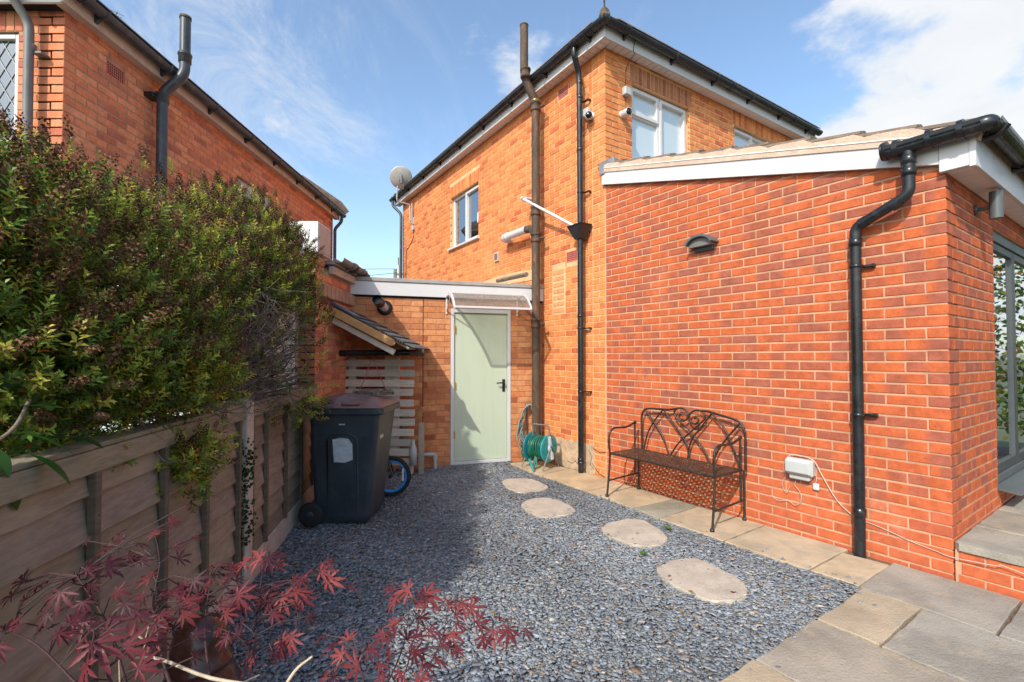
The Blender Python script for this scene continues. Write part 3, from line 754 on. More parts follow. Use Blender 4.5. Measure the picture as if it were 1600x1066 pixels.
m = MB(FE); m.tube(fillet([(.155, .115, 2.76), (.155, .115, 2.47), (.475, .075, 2.33), (.475, .075, -.03)], .05), .0355, 16)
for (a, b, z, d) in ((.155, .115, 2.62, 0), (.155, .115, 2.70, 0), (.475, .075, 2.22, 0), (.475, .075, .30, 0)): m.lathe([(.036, -.03), (.041, -.028), (.041, .028), (.036, .03)], (a, b, z), (0, 0, 1), 16)
m.tube([(.20, .109, 2.445), (.255, .101, 2.42)], .040, 14); m.tube([(.40, .084, 2.362), (.44, .079, 2.346)], .040, 14)
dp = m.build('downpipe', M['black'], ext)
for z in (2.05, .99):
    m = MB(FE); m.lathe([(.036, -.012), (.0415, -.011), (.0415, .011), (.036, .012)], (.475, .075, z), (0, 0, 1), 16); m.box(.38, .475, .01, .045, z - .008, z + .008, .002); m.box(.375, .40, .006, .035, z - .013, z + .013, .003)
    m.build('pipe_clip', M['black'], dp)
for u in (.02, .9, 1.8, 2.7):
    m = MB(FF); m.tube([(u, .155, 2.76), (u, .19, 2.745), (u, .235, 2.745), (u, .285, 2.80)], .018, 8); m.build('gutter_bracket', M['black'], gf)
# folding glass doors
fd = link('glass_door', None, FF(DU0, 0, DZ0), ext)
m = MB(FF); z0, z1 = DZ0 + .02, DZ1 - .005
m.box(DU0 + .002, DU0 + .055, -.10, -.02, z0, z1, .003); m.box(DU0 + .055, DU1, -.10, -.018, z1 - .075, z1, .003); m.box(DU0 + .055, DU1, -.10, -.018, z0, z0 + .06, .003)
m.build('door_frame', M['anthl'], fd)
for k in range(4):
    a = DU0 + .06 + k * .84; m = MB(FF)
    b0, b1 = -.085, -.03; zt, zb = z1 - .08, z0 + .065
    m.box(a, a + .055, b0, b1, zb, zt, .003); m.box(a + .775, a + .83, b0, b1, zb, zt, .003); m.box(a + .055, a + .775, b0, b1, zt - .06, zt, .003); m.box(a + .055, a + .775, b0, b1, zb, zb + .075, .003)
    lf = m.build('door_leaf', M['anth'], fd)
    m = MB(FF); m.box(a + .054, a + .776, -.062, -.050, zb + .074, zt - .059); m.build('pane', M['glassD'], lf)
m = MB(FF); m.prism([(.135, DZ0 - .018), (.135, DZ0 - .004), (-.10, DZ0 + .022), (-.10, DZ0 + .012)], 'bc', DU0 - .03, DU1); m.build('sill', M['anthl'], fd)
m = MB(FF); m.box(DU0, DU1, -.30, -.22, 0, 2.5); m.build('blind', M['plaster'], fd)

# ------------------------------------------------------------------ main house
hs = thing('brick_house', FH(3, -3, 0), 'two storey orange brick house with black gutters and satellite dish', 'house')
ZS = 5.07
hH = [(3.10, 4.22, 3.47, 4.46)]; hX = [(.45, 1.575, 3.80, 4.80), (2.62, 3.75, 3.80, 4.86)]
hw = wallcore(FH, 0, HL, -.08, ZS + .1, hH, M['mH'], hs); xw = wallcore(FX, .003, XL, 2.9, ZS + .1, hX, M['mH'], hs)
bk = Frame(FH(HL, 0, 0).to_2d(), dX, dH); m = MB(bk); m.box(.0, XL, -.22, 0, 0, ZS + .1); m.build('rear_wall', M['mH'], hs)
bk2 = Frame(FX(XL, 0, 0).to_2d(), dH, dX); m = MB(bk2); m.box(0, HL, -.22, 0, 2.4, ZS + .1); m.build('far_wall', M['mH'], hs)
patch = (.74, 1.02, 1.98, 2.62)
ab1 = (.66, .90, 4.83, 4.98); ab2 = (.50, .72, 2.62, 2.77)
rend = (.20, .95, -.05, .33)
bricks(hs, FH, .225, HL, -.05, ZS + .09, palH, M['bH'], holes=hH + [patch, ab1, ab2, rend, (3.06, 4.26, 4.46, 4.69)], J=.012, L=.213, phase=.04)
soldier(hs, FH, 3.07, 4.26, 4.465, M['bH'], palH)
# quoin bricks shared by both faces above the extension roof
zq = -.05; c = 0
while zq < ZS + .05:
    lo = c % 2 == 0; a = .213 if lo else .1; b = .1 if lo else .213
    tl, t2, g = palH(rng, c, c); mm = MB(FH); mm.tone = (tl * .7, g * .8 + .2, 0)
    mm.box(-PROUD if zq > 3.5 else .014, a, -b if zq > 3.5 else -.02, PROUD, zq, zq + .065, .003); mm.build('brick', M['bH'], hw)
    if not lo: bricks(hs, FH, a + .012, .215, zq, zq + .0651, palH, M['bH'])
    if zq > 3.4: bricks(hs, FX, b + .012, XL, zq, zq + .0651, palH, M['bH'], holes=hX + [(.41, 1.615, 4.80, 5.03), (2.58, 3.79, 4.86, 5.08)], J=.012, L=.213)
    zq += .075; c += 1
soldier(hs, FX, .42, 1.61, 4.805, M['bS'], palH); soldier(hs, FX, 2.59, 3.78, 4.865, M['bH'], palH)
# bricks of the old bricked-up opening
z = patch[2] + .012
pf = Frame(FH(0, -.001, 0).to_2d(), dH, FH.ey.to_2d())
while z < patch[3] - .06:
    bricks(hs, FH, patch[0] + .03, patch[1] - .02, z, z + .062, lambda r, c, i: (.1 + r.random() * .4, .4, .9), M['bD'], L=.16); z += .085
finish_bricks(hs, lambda F: xw if F is FX else hw, 235)
m = MB(FH); rr = random.Random(8)
def blobpoly(x0, x1, z0, z1, n=26, j=.03):
    P = []
    for i in range(n):
        a = 2 * math.pi * i / n; ca, sa = math.cos(a), math.sin(a); k = max(abs(ca), abs(sa))
        P.append(((x0 + x1) / 2 + ca / k * (x1 - x0) / 2 + rr.uniform(-j, j), (z0 + z1) / 2 + sa / k * (z1 - z0) / 2 + rr.uniform(-j, j)))
    return P
m.prism(blobpoly(.19, .96, -.03, .335, 40, .022), 'ac', -.01, .010); m.build('render_patch', M['render'], hs)
m = MB(FH)
for pth in ([(.30, .27), (.24, .20), (.27, .10), (.2, .05)], [(.70, .06), (.60, .05), (.55, .09), (.45, .04), (.36, .02)], [(.22, .30), (.1, .27), (.0, .29)], [(.24, .12), (.12, .02), (.02, .0)]):
    m.tube([(a, .0095, c) for a, c in pth], .0035, 5)
m.build('render_crack', M['hole'], hs)
# air bricks
def airbrick(F, a, z, parent, w_=.215, h=.14, nx=8, nz=5):
    m = MB(F); m.box(a, a + w_, -.02, .004, z, z + h, .002); o = m.build('air_brick', M['terra'], parent)
    m = MB(F)
    for i in range(nx):
        for j in range(nz): m.box(a + .014 + i * (w_ - .02) / nx, a + .014 + i * (w_ - .02) / nx + .014, .0, .0055, z + .016 + j * (h - .02) / nz, z + .030 + j * (h - .02) / nz)
    m.build('holes', M['hole'], o)
airbrick(FH, .67, 4.835, hs); airbrick(FH, .50, 2.625, hs)
m = MB(FH); m.box(2.40, 2.53, .003, .030, 2.94, 3.09, .004); v = m.build('wall_vent', M['cream'], hs)
m = MB(FH)
for i in range(5): m.box(2.418 + i * .020, 2.428 + i * .020, .028, .0325, 2.965, 3.065)
m.build('slots', M['hole'], v)
# windows
def window(F, a0, a1, z0, z1, parent, lay, glass, sill=True, fr=.055, dep=-.07, mat='white', glab=None, curtain=False):
    b0, b1 = dep - .05, dep + .012
    m = MB(F); m.box(a0 + .004, a0 + fr, b0, b1, z0 + .004, z1 - .004, .004); m.box(a1 - fr, a1 - .004, b0, b1, z0 + .004, z1 - .004, .004)
    m.box(a0 + fr, a1 - fr, b0, b1, z0 + .004, z0 + fr, .004); m.box(a0 + fr, a1 - fr, b0, b1, z1 - fr, z1 - .004, .004)
    for (p, q, r_, s_) in lay.get('bars', []): m.box(p, q, b0 + .002, b1 - .002, r_, s_, .003)
    w_ = m.build('window', M[mat], parent)
    for (p, q, r_, s_) in lay.get('sashes', []):
        m = MB(F); k = .045; B0, B1 = b0 + .01, b1 + .018
        m.box(p, p + k, B0, B1, r_, s_, .004); m.box(q - k, q, B0, B1, r_, s_, .004); m.box(p + k, q - k, B0, B1, r_, r_ + k, .004); m.box(p + k, q - k, B0, B1, s_ - k, s_, .004)
        m.build('sash', M[mat], w_)
    for (p, q, r_, s_) in lay['panes']:
        m = MB(F); m.box(p, q, dep - .03, dep - .022, r_, s_); m.build('pane', M[glass], w_)
    if sill:
        m = MB(F); m.prism([(-.10, z0 + .03), (.055, z0 + .006), (.055, z0 - .022), (.0, z0 - .026), (-.10, z0 - .02)], 'bc', a0 - .05, a1 + .05); m.build('sill', M[mat], w_)
    return w_
wA = window(FH, 3.10, 4.22, 3.47, 4.46, hs, {'bars': [(3.655, 3.705, 3.52, 4.41)], 'sashes': [(3.125, 3.68, 3.50, 4.43)], 'panes': [(3.15, 3.655, 3.52, 4.41), (3.70, 4.17, 3.52, 4.41)]}, 'glassH')
m = MB(FH)
for i in range(24): m.tube([(3.72 + i * .013, -.19 + .012 * math.sin(i * 2.1), 3.5), (3.72 + i * .013, -.19 + .012 * math.sin(i * 2.1 + .4), 4.44)], .011, 6)
m.build('curtain', M['curtain'], wA)
m = MB(FH); m.box(3.16, 3.19, -.046, -.02, 3.75, 3.93, .006); m.build('window_handle', M['white'], wA)
m = MB(FH); m.box(3.0, 4.4, -1.0, -.95, 3.2, 4.7); m.build('room_wall', M['plaster'], wA)
window(FX, .45, 1.575, 3.80, 4.80, hs, {'bars': [(.985, 1.04, 3.85, 4.75), (.50, .985, 4.42, 4.46)], 'sashes': [(.475, 1.0, 4.435, 4.775), (1.02, 1.55, 3.83, 4.775)], 'panes': [(.50, .99, 3.85, 4.42), (.515, .965, 4.47, 4.745), (1.06, 1.51, 3.87, 4.74)]}, 'glassX')
window(FX, 2.62, 3.75, 3.80, 4.86, hs, {'bars': [(3.15, 3.21, 3.85, 4.81), (2.67, 3.15, 4.42, 4.47)], 'sashes': [(2.65, 3.17, 4.45, 4.84)], 'panes': [(2.69, 3.13, 4.48, 4.80), (2.67, 3.15, 3.85, 4.42), (3.21, 3.70, 3.85, 4.81)]}, 'glassX')
# eaves: soffit, fascia, gutter, roof
OV = .15
soffit_boards(FH, -.135, HL + .15, .004, OV - .012, ZS, hs, .10); soffit_boards(FX, .004, XL + .15, .004, OV - .012, ZS, hs, .10)
m = MB(FH); m.box(-OV - .012, HL + OV, OV - .012, OV + .012, ZS - .02, ZS + .17, .002); m.build('fascia', M['white'], hs)
m = MB(FX); m.box(-OV + .014, XL + OV, OV - .014, OV + .010, ZS - .022, ZS + .168, .002); m.build('fascia', M['white'], hs)
def gutter_run(F, a0, a1, b, z, parent, mat='black', br=.85, joints=(), name='gutter', r=.058):
    m = MB(); halfgutter(m, F, a0, a1, b, z, r); g = m.build(name, M[mat], parent); a = a0 + .35
    while a < a1:
        m = MB(F); m.tube([(a, b - r - .008, z - .03), (a, b - r * .7, z - r * .9), (a, b, z - r - .008), (a, b + r * .75, z - r * .75), (a, b + r + .004, z + .004)], .013, 6); m.prism([(b - r - .010, z), (b - r - .010, z - .10), (b - .02, z - r - .01)], 'bc', a - .016, a + .016)
        m.build('gutter_bracket', M[mat], g); a += br
    for a in joints:
        m = MB(); halfgutter(m, F, a - .035, a + .035, b, z + .003, r + .008, .006); m.F = F; m.tube([(a, b - r - .006, z), (a, b, z - r - .012), (a, b + r + .006, z + .01)], .007, 5); m.build('gutter_joint', M[mat], g)
    return g
gutter_run(FH, -.28, HL + .21, .222, ZS + .135, hs, joints=(.0, .30, 2.6, 5.0)); gutter_run(FX, -.21, XL + .15, .222, ZS + .1355, hs, joints=(.1, 2.2, 3.9))
m = MB(FH); c0 = (-.222, .222, ZS + .135); m.lathe([(.03, -.062), (.058, -.05), (.066, -.01), (.066, .004)], c0, (0, 0, 1), 18); m.build('gutter_corner', M['black'], hs)
RP = .70
def hiproof(F, A0, A1, B0, B1, z, pitch, parent, mat, th=.05):
    """rectangular hipped roof; a and b ranges are the eaves"""
    wd = (B1 - B0) / 2; ln = (A1 - A0) / 2; k = min(wd, ln); zr = z + k * pitch
    if wd < ln: r0, r1 = (A0 + wd, (B0 + B1) / 2), (A1 - wd, (B0 + B1) / 2)
    else: r0, r1 = ((A0 + A1) / 2, B0 + ln), ((A0 + A1) / 2, B1 - ln)
    c = [(A0, B0), (A1, B0), (A1, B1), (A0, B1)]
    m = MB(F); vs = [(*p, z) for p in c] + [(*r0, zr), (*r1, zr)] + [(*p, z - th) for p in c]
    if wd < ln: fs = [(0, 1, 5, 4), (1, 2, 5), (2, 3, 4, 5), (3, 0, 4)]
    else: fs = [(0, 1, 4), (1, 2, 5, 4), (2, 3, 5), (3, 0, 4, 5)]
    fs += [(6, 7, 8, 9)] + [(i, (i + 1) % 4, 6 + (i + 1) % 4, 6 + i) for i in range(4)]
    m.raw(vs, fs); return m.build('roof', mat, parent)
rf = hiproof(FH, -.21, HL + .21, -XL - .2, .21, ZS + .20, .72, hs, M['tile'])
def eavetiles(F, a0, a1, b, z, parent, step=.165, mat='tile'):
    m = MB(F); a = a0
    while a < a1:
        m.prism([(b + .012, z), (b + .010, z + .014), (b - .26, z + .20), (b - .26, z + .185)], 'bc', a, a + step - .006); a += step
    return m.build('eave_tiles', M[mat], parent, kind='stuff')
eavetiles(FH, .0, HL + .0, .22, ZS + .200, rf); eavetiles(FX, .0, XL + .15, .22, ZS + .201, rf)
m = MB(FH); m.tube([(-.20, .20, ZS + .215), (-.1, .10, ZS + .29), (.5, -.5, ZS + .72)], [.055, .065, .08], 10); m.build('hip_tile', M['tile'], rf)
m = MB(FH); m.tube(sm_curve([(-.16, .16, ZS + .33), (-.25, .25, ZS + .31), (-.30, .30, ZS + .36), (-.28, .28, ZS + .44), (-.24, .24, ZS + .42)], 5), .012, 8); m.build('hip_iron', M['grey'], rf)
# downpipe with hopper
m = MB(FH)
m.tube(fillet([(.30, .222, ZS + .07), (.30, .222, ZS - .0), (.335, .11, ZS - .20), (.335, .10, 3.02)], .05), .0345, 14)
for z in (4.78, 4.60, 3.95): m.lathe([(.035, -.028), (.0395, -.026), (.0395, .026), (.035, .028)], (.335, .103, z), (0, 0, 1), 14)
m.tube([(.335, .10, 2.88), (.335, .10, -.02)], .0345, 14)
for z in (1.9, .12, .16): m.lathe([(.035, -.015), (.040, -.013), (.040, .013), (.035, .015)], (.335, .10, z), (0, 0, 1), 14)
dph = m.build('downpipe', M['black'], hs)
m = MB(FH)
t_ = [(.215, .025), (.455, .025), (.455, .20), (.215, .20)]; bt = [(.285, .05), (.385, .05), (.385, .15), (.285, .15)]
m.raw([(*p, 3.01) for p in t_] + [(*p, 2.99) for p in t_] + [(*p, 2.84) for p in bt], [(0, 1, 5, 4), (1, 2, 6, 5), (2, 3, 7, 6), (3, 0, 4, 7), (4, 5, 9, 8), (5, 6, 10, 9), (6, 7, 11, 10), (7, 4, 8, 11), (8, 9, 10, 11)])
m.box(.207, .463, .018, .208, 2.998, 3.012, .002); m.build('hopper', M['black'], dph)
for z in (4.55, 3.42, 1.75, .98):
    m = MB(FH); m.lathe([(.035, -.011), (.0405, -.010), (.0405, .010), (.035, .011)], (.335, .10, z), (0, 0, 1), 14); m.box(.25, .335, .03, .06, z - .006, z + .006, .002); m.box(.235, .26, .006, .055, z - .010, z + .010, .002); m.build('pipe_clip', M['black'], dph)
# cast iron soil stack
m = MB(FH)
m.tube(fillet([(1.20, .34, 5.92), (1.20, .34, 5.22), (1.17, .17, 4.90), (1.17, .17, 0.0)], .10, 6), .056, 18)
for (b, z) in ((.34, 5.25), (.17, 4.84), (.17, 3.40), (.17, 3.03), (.17, 1.86)):
    m.lathe([(.057, -.07), (.068, -.065), (.070, -.04), (.064, -.03), (.066, .03), (.074, .035), (.074, .055), (.060, .06)], (1.17, b, z), (0, 0, 1), 18)
sp = m.build('soil_pipe', M['iron'], hs)
m = MB(FH); m.lathe([(.071, 0), (.074, .004), (.074, .014), (.068, .018)], (1.17, .17, 4.90), (0, 0, 1), 18); m.build('joint_ring', M['brass'], sp)
m = MB(FH); m.lathe([(.050, 0), (.060, .005), (.060, .02), (.050, .02)], (1.20, .34, 5.91), (0, 0, 1), 18); m.build('pipe_collar', M['iron'], sp)
for z in (4.84, 3.03, 1.86):
    m = MB(FH); m.tube([(1.17, .16, z - .01), (1.05, .12, z - .02)], .014, 8); m.lathe([(.0, 0), (.025, .002), (.025, .02), (.0, .022)], (1.04, .12, z - .02), (.3, 1, 0), 10); m.build('pipe_bracket', M['iron'], sp)
m = MB(FH); m.tube(fillet([(1.17, .17, 3.02), (1.24, .17, 3.17), (1.42, .16, 3.20)], .06), [.052] * 0 or .054, 16); m.build('pipe_branch', M['iron'], sp)
m = MB(FH); m.tube([(1.40, .16, 3.20), (2.00, .15, 3.21)], .052, 18); m.lathe([(.056, 0), (.058, .03), (.056, .06)], (1.40, .16, 3.20), (1, 0, 0), 18); m.lathe([(.053, 0), (.062, .005), (.062, .045), (.053, .05)], (1.90, .15, 3.21), (1, 0, 0), 18); m.tube(fillet([(1.98, .15, 3.21), (2.06, .13, 3.21), (2.06, .0, 3.21)], .06), .056, 16); m.build('waste_pipe', M['white'], sp)
# sloping white overflow pipe into the hopper
m = MB(FH); m.tube([(1.36, .24, 3.60), (.44, .12, 3.03)], .020, 12); m.tube(fillet([(1.38, .24, 3.61), (1.42, .235, 3.635), (1.42, .0, 3.65)], .03), .024, 12); m.lathe([(.021, 0), (.025, .002), (.025, .045), (.021, .047)], (1.34, .237, 3.588), (-1, -.12, -.62), 12); m.build('overflow_pipe', M['white'], hs)
m = MB(FH); m.tube(fillet([(.40, .0, 3.06), (.40, .09, 3.06), (.40, .09, 2.98)], .03), .022, 10); m.build('waste_pipe', M['white'], hs)
# far corner downpipe
m = MB(FH); m.tube(fillet([(HL + .10, .222, ZS + .08), (HL + .10, .222, ZS - .03), (HL - .06, .07, ZS - .25), (HL - .06, .07, 0)], .08), .034, 12); m.build('downpipe', M['blackold'], hs)
# cable loops
m = MB(FX); m.tube(sm_curve([(.33, .17, ZS + .12), (.30, .168, ZS - .01), (.36, .12, ZS - .03), (.34, .012, 4.92), (.335, .010, 4.66)], 5), .004, 5); m.tube(sm_curve([(.325, .010, 4.56), (.33, .012, 4.45), (.30, .015, 4.36)], 5), .004, 5); m.build('cable', M['black'], hs)
m = MB(FH); m.tube(sm_curve([(.45, .012, 4.18), (.38, .012, 4.16), (.30, .02, 4.22), (.27, .03, 4.30)], 5), .004, 5); m.build('cable', M['greyd'], hs)
m = MB(FH); m.tube(sm_curve([(6.15, .012, 4.45), (6.13, .012, 4.25), (6.18, .012, 4.10), (6.45, .012, 3.95), (6.60, .012, 3.8), (6.62, .012, 2.4)], 6), .006, 5); m.build('cable', M['black'], hs)
# roof scar, lengths of timber and mortar over the outhouse
m = MB(FH); m.prism([(1.25, 2.50), (1.30, 2.62), (1.7, 2.68), (2.4, 2.70), (3.2, 2.66), (3.3, 2.60), (2.4, 2.55), (1.8, 2.52)], 'ac', -.01, .011); m.build('mortar_scar', M['mH'], hs)
m = MB(FH); m.tube([(1.2, .30, 2.52), (2.1, .22, 2.56)], .032, 6, smooth=False); m.build('timber_offcut', M['bark'], hs)

# satellite dish
sdh = thing('satellite_dish', FH(6.15, .1, 4.5), 'round grey satellite dish on a bent pole at the far house corner', 'satellite dish')
m = MB(FH); m.tube(fillet([(6.15, .02, 4.50), (6.15, .09, 4.50), (6.15, .10, 4.86), (6.14, .40, 4.88), (6.11, .42, 4.94), (6.05, .42, 5.26)], .05), .016, 10); m.box(6.12, 6.18, .004, .03, 4.42, 4.58, .004); m.tube([(6.15, .05, 4.9), (6.15, .05, 4.45)], .014, 8); m.build('mast', M['grey'], sdh)
dc = FH(5.98, .37, 5.37); ddir = Vector((-.30, .85, .42)).normalized()      # mouth looks away
def dish(c, d, r, dep, mat):
    m = MB(); prof = [(r * t, -dep * (1 - t * t)) for t in (0.02, .25, .5, .75, .9, 1)] + [(r * t, -dep * (1 - t * t) - .006) for t in (1, .9, .75, .5, .25, .02)]
    m.lathe(prof, c, d, 28, world=True); return m
mm = dish(dc, ddir, .245, .05, None)
mm.build('dish', M['dish'], sdh)
m = MB(); bk_ = dc - ddir * .07; m.tube([FH(6.05, .42, 5.25), bk_], .020, 8, world=True); m.tube([bk_ + Vector((0, 0, -.02)), dc + Vector((0.07, -.03, -.20))], .009, 6, world=True)
m.tube([bk_ + Vector((.0, 0, .06)), bk_ + Vector((0, 0, -.12))], .024, 8, world=True)
m.tube([dc + Vector((0.0, .0, -.235)), dc + ddir * .34 + Vector((0, 0, -.22))], .010, 6, world=True); m.tube([dc + ddir * .32 + Vector((0, 0, -.22)), dc + ddir * .40 + Vector((0, 0, -.16))], .025, 8, world=True)
m.build('dish_arm', M['greyd'], sdh)
m = MB(FH); m.box(6.08, 6.16, .006, .06, 4.28, 4.38, .006); m.build('junction_box', M['grey'], sdh)

# security cameras and boxes
def seccam(F, a, z, d, lab):
    t = thing('security_camera', F(a, 0, z), lab, 'security camera', 'white security cameras on the house corner')
    m = MB(F); m.lathe([(.0, 0), (.045, .002), (.045, .022), (.0, .024)], (a, .003, z + .01), (0, 1, 0), 18); m.tube([(a, .02, z + .01), (a, .055, z + .01)], .016, 10); m.build('bracket', M['white'], t)
    c = F(a, .07, z) ; dd = V3(d).normalized(); m = MB(); m.lathe([(.0, -.075), (.030, -.070), (.044, -.04), (.048, 0), (.048, .060), (.044, .070)], c, dd, 20, world=True); m.build('camera_body', M['white'], t)
    m = MB(); m.lathe([(.0, .068), (.040, .0705), (.040, .073), (.022, .074), (.018, .080), (0, .081)], c, dd, 18, world=True); m.build('lens', M['lens'], t)
seccam(FH, .215, 4.325, (-.1, -1, -.32), 'white bullet camera on the side wall beside the black downpipe')
seccam(FX, .265, 4.325, (.38, -1, -.12), 'white bullet camera left of the upstairs bathroom window')
def jbox(F, a, z, lab, s=.05):
    t = thing('junction_box', F(a, 0, z), lab, 'junction box', 'grey junction boxes beside the cameras')
    m = MB(F); m.box(a - s, a + s, .004, .055, z - s, z + s, .006); m.build('box_body', M['grey'], t)
    m = MB(F); m.box(a - s + .004, a + s - .004, .055, .066, z - s + .004, z + s - .004, .006); m.build('box_lid', M['grey'], t)
jbox(FH, .335 - .04, 4.405, 'small grey junction box just above the side wall camera'); jbox(FX, .325, 4.625, 'small grey junction box high on the wall above the corner camera')

# ------------------------------------------------------------------ outhouse between the houses
oh = thing('outhouse', FD(1.2, -1, 0), 'low brick outhouse with flat roof and pale green door between the houses', 'outhouse')
DL = 2.52; dh = (.437, 1.262, -.06, 2.045)
dw = wallcore(FD, -.02, DL, -.08, 2.20, [(dh[0], dh[1], -.08, dh[3])], M['mD'], oh)
bricks(oh, FD, .01, 1.615, -.045, 2.19, palD, M['bD'], holes=[dh], L=.215, J=.007, H=.067)
bricks(oh, FD, 1.622, DL, -.045, 2.19, palD, M['bD'], L=.215, J=.007, H=.067, phase=.07, vis=lambda x, y: y < 545)
finish_bricks(oh, lambda F: dw, 290)
m = MB(FD); m.box(1.612, 1.624, -.01, .003, -.05, 2.19); m.build('movement_joint', M['hole'], oh)
m = MB(FD); m.box(-.03, DL + .03, .012, .040, 2.175, 2.345, .003); m.build('fascia', M['white'], oh)
m = MB(FD); m.box(-.03, DL + .10, -3.0, .055, 2.347, 2.395, .004); m.build('flat_roof', M['felt'], oh)
m = MB(FD); m.box(-.02, DL, .0, .011, 2.150, 2.20); m.build('packing_strip', M['hole'], oh)
od = link('door', None, FD(.85, 0, 0), oh)
m = MB(FD); a0, a1 = dh[0] + .002, dh[1] - .002
m.box(a0, a0 + .045, -.06, .014, -.01, 2.04, .003); m.box(a1 - .045, a1, -.06, .014, -.01, 2.04, .003); m.box(a0 + .045, a1 - .045, -.06, .013, 1.985, 2.04, .003); m.box(a0 + .045, a1 - .045, -.06, .02, -.012, .03, .003)
m.build('door_frame', M['white'], od)
m = MB(FD); m.box(a0 + .049, a1 - .049, -.05, -.008, .034, 1.981, .002); m.build('door_panel', M['door'], od)
m = MB(FD); m.box(a0 + .075, a0 + .115, -.008, .000, .93, 1.10, .003); m.tube(fillet([(a0 + .095, .0, 1.055), (a0 + .095, .045, 1.055), (a0 + .205, .045, 1.05)], .012), .009, 8); m.tube([(a0 + .09, .0, .96), (a0 + .10, .006, .96)], .006, 6); m.build('handle', M['black'], od)
for z in (.33, .98, 1.72):
    m = MB(FD); m.box(a1 - .060, a1 - .040, -.010, .017, z, z + .10, .002); m.tube([(a1 - .05, .013, z), (a1 - .05, .013, z + .1)], .006, 6); m.build('hinge', M['brass'], od)
# curved canopy
cp = thing('door_canopy', FD(.85, 0, 2.0), 'curved clear plastic canopy with white brackets over the green door', 'canopy')
def cprof(t): # t 0..1 -> (b, z)
    p0, p1, p2, p3 = (.02, 2.205), (.25, 2.255), (.47, 2.18), (.60, 2.00); q = 1 - t
    return tuple(q ** 3 * p0[i] + 3 * q * q * t * p1[i] + 3 * q * t * t * p2[i] + t ** 3 * p3[i] for i in (0, 1))
m = MB(FD); P = [cprof(i / 16) for i in range(17)]; poly = P + [(b, z - .005) for b, z in P[::-1]]; m.prism(poly, 'bc', .345, 1.315)
m.build('canopy_sheet', M['canopy'], cp)
for a in (.335, 1.305):
    m = MB(FD); poly = [(b, z + .006) for b, z in P] + [(b - .012, z - .03) for b, z in P[::-1]]; m.prism(poly, 'bc', a, a + .022)
    m.tube([(a + .011, .02, 2.0), (a + .011, .30, 2.16)], .008, 6); m.box(a, a + .022, .0, .02, 1.96, 2.21, .003); m.build('canopy_bracket', M['white'], cp)
m = MB(FD); m.box(.34, 1.32, .592, .612, 1.985, 2.012, .004); m.build('front_bar', M['white'], cp)
m = MB(FD); m.box(.34, 1.32, .004, .035, 2.19, 2.215, .003); m.build('rear_bar', M['grey'], cp)
for k in range(13):
    m = MB(FD); a = .41 + k * .07; poly = [(b, z - .007) for b, z in P] + [(b, z - .009) for b, z in P[::-1]]; m.prism(poly, 'bc', a, a + .005); m.build('rib', M['canopy'], cp)
# flue stub
fl = thing('vent_pipe', FD(2.1, 0, 2.0), 'short white vent pipe with black cowl under the white fascia', 'vent pipe')
m = MB(FD); m.tube([(2.10, .0, 2.02), (2.16, .22, 2.055)], .052, 18); m.build('pipe', M['white'], fl)
m = MB(FD); m.tube([(2.155, .20, 2.052), (2.20, .34, 2.085)], .058, 18, cap=False); m.tube([(2.165, .23, 2.06), (2.17, .25, 2.063)], .066, 18); m.build('cowl', M['black'], fl)
m = MB(FD); m.lathe([(.075, 0), (.095, .003), (.095, .014), (.05, .016)], (2.10, .004, 2.02), (0, 1, 0), 20); m.build('wall_flange', M['black'], fl)

# ------------------------------------------------------------------ neighbour's house
nb = thing('neighbour_house', (-6, 7, 0), "neighbour's two storey red brick house with leaded window at the left", 'house')
ZL = 4.42
hLs = [(2.58, 3.55, 3.0, 3.99)]; hLf = [(.395, 1.6, 3.27, 4.24)]
lw = wallcore(FL, 0, LLn, -.08, ZL + .1, hLs, M['mL'], nb); lf = wallcore(FLf, .003, 3.2, -.08, ZL + .1, hLf, M['mL'], nb)
m = MB(); m.box(-7.5, LC.x, LC.y + LLn - .2, LC.y + LLn, 0, ZL + .1); m.build('rear_wall', M['mL'], nb)
abL = (.42, .64, 4.13, 4.27); hv = lambda x, y: y < 330 and not (x < 150 and y > 290)
zq = -.05; c = 0
while zq < ZL + .05:
    lo = c % 2 == 0; a = .215 if lo else .1; b = .1 if lo else .215; t, t2, g = palL(rng, c, c)
    if zq > 3.0:
        mm = MB(FL); mm.tone = (t, g, 0); mm.box(-PROUD, a, -b, PROUD, zq, zq + .065, .003); mm.build('brick', M['bL'], lw)
    else: bricks(nb, FL, .002, a, zq, zq + .0651, palL, M['bL'], vis=hv)
    bricks(nb, FL, a + .01, LLn, zq, zq + .0651, palL, M['bL'], holes=hLs + [abL], vis=hv); bricks(nb, FLf, b + .01, 3.2, zq, zq + .0651, palL, M['bL'], holes=hLf + [(.35, 1.64, 4.24, 4.46)], vis=hv)
    zq += .075; c += 1
soldier(nb, FLf, .36, 1.64, 4.245, M['bL'], palL)
finish_bricks(nb, lambda F: lf if F is FLf else lw, 275)
airbrick(FL, .42, 4.13, nb)
wn = window(FLf, .395, 1.6, 3.27, 4.24, nb, {'bars': [], 'panes': [(.45, 1.55, 3.32, 4.19)]}, 'glassL', fr=.05, dep=-.03)
k = 0
A0, A1, Z0, Z1 = .45, 1.55, 3.32, 4.19; sx, sz = .115, .19
for sgn in (1, -1):
    for i in range(-12, 24):
        pts = []
        for t in np.linspace(-3, 3, 400):
            x = A0 + i * sx + t * sx; z = (Z0 + Z1) / 2 + sgn * t * sz
            if A0 <= x <= A1 and Z0 <= z <= Z1: pts.append((x, z))
        if len(pts) > 3:
            m = MB(FLf); m.tube([(pts[0][0], -.048, pts[0][1]), (pts[-1][0], -.048, pts[-1][1])], .004, 4); m.build('lead_came', M['grey'], wn)
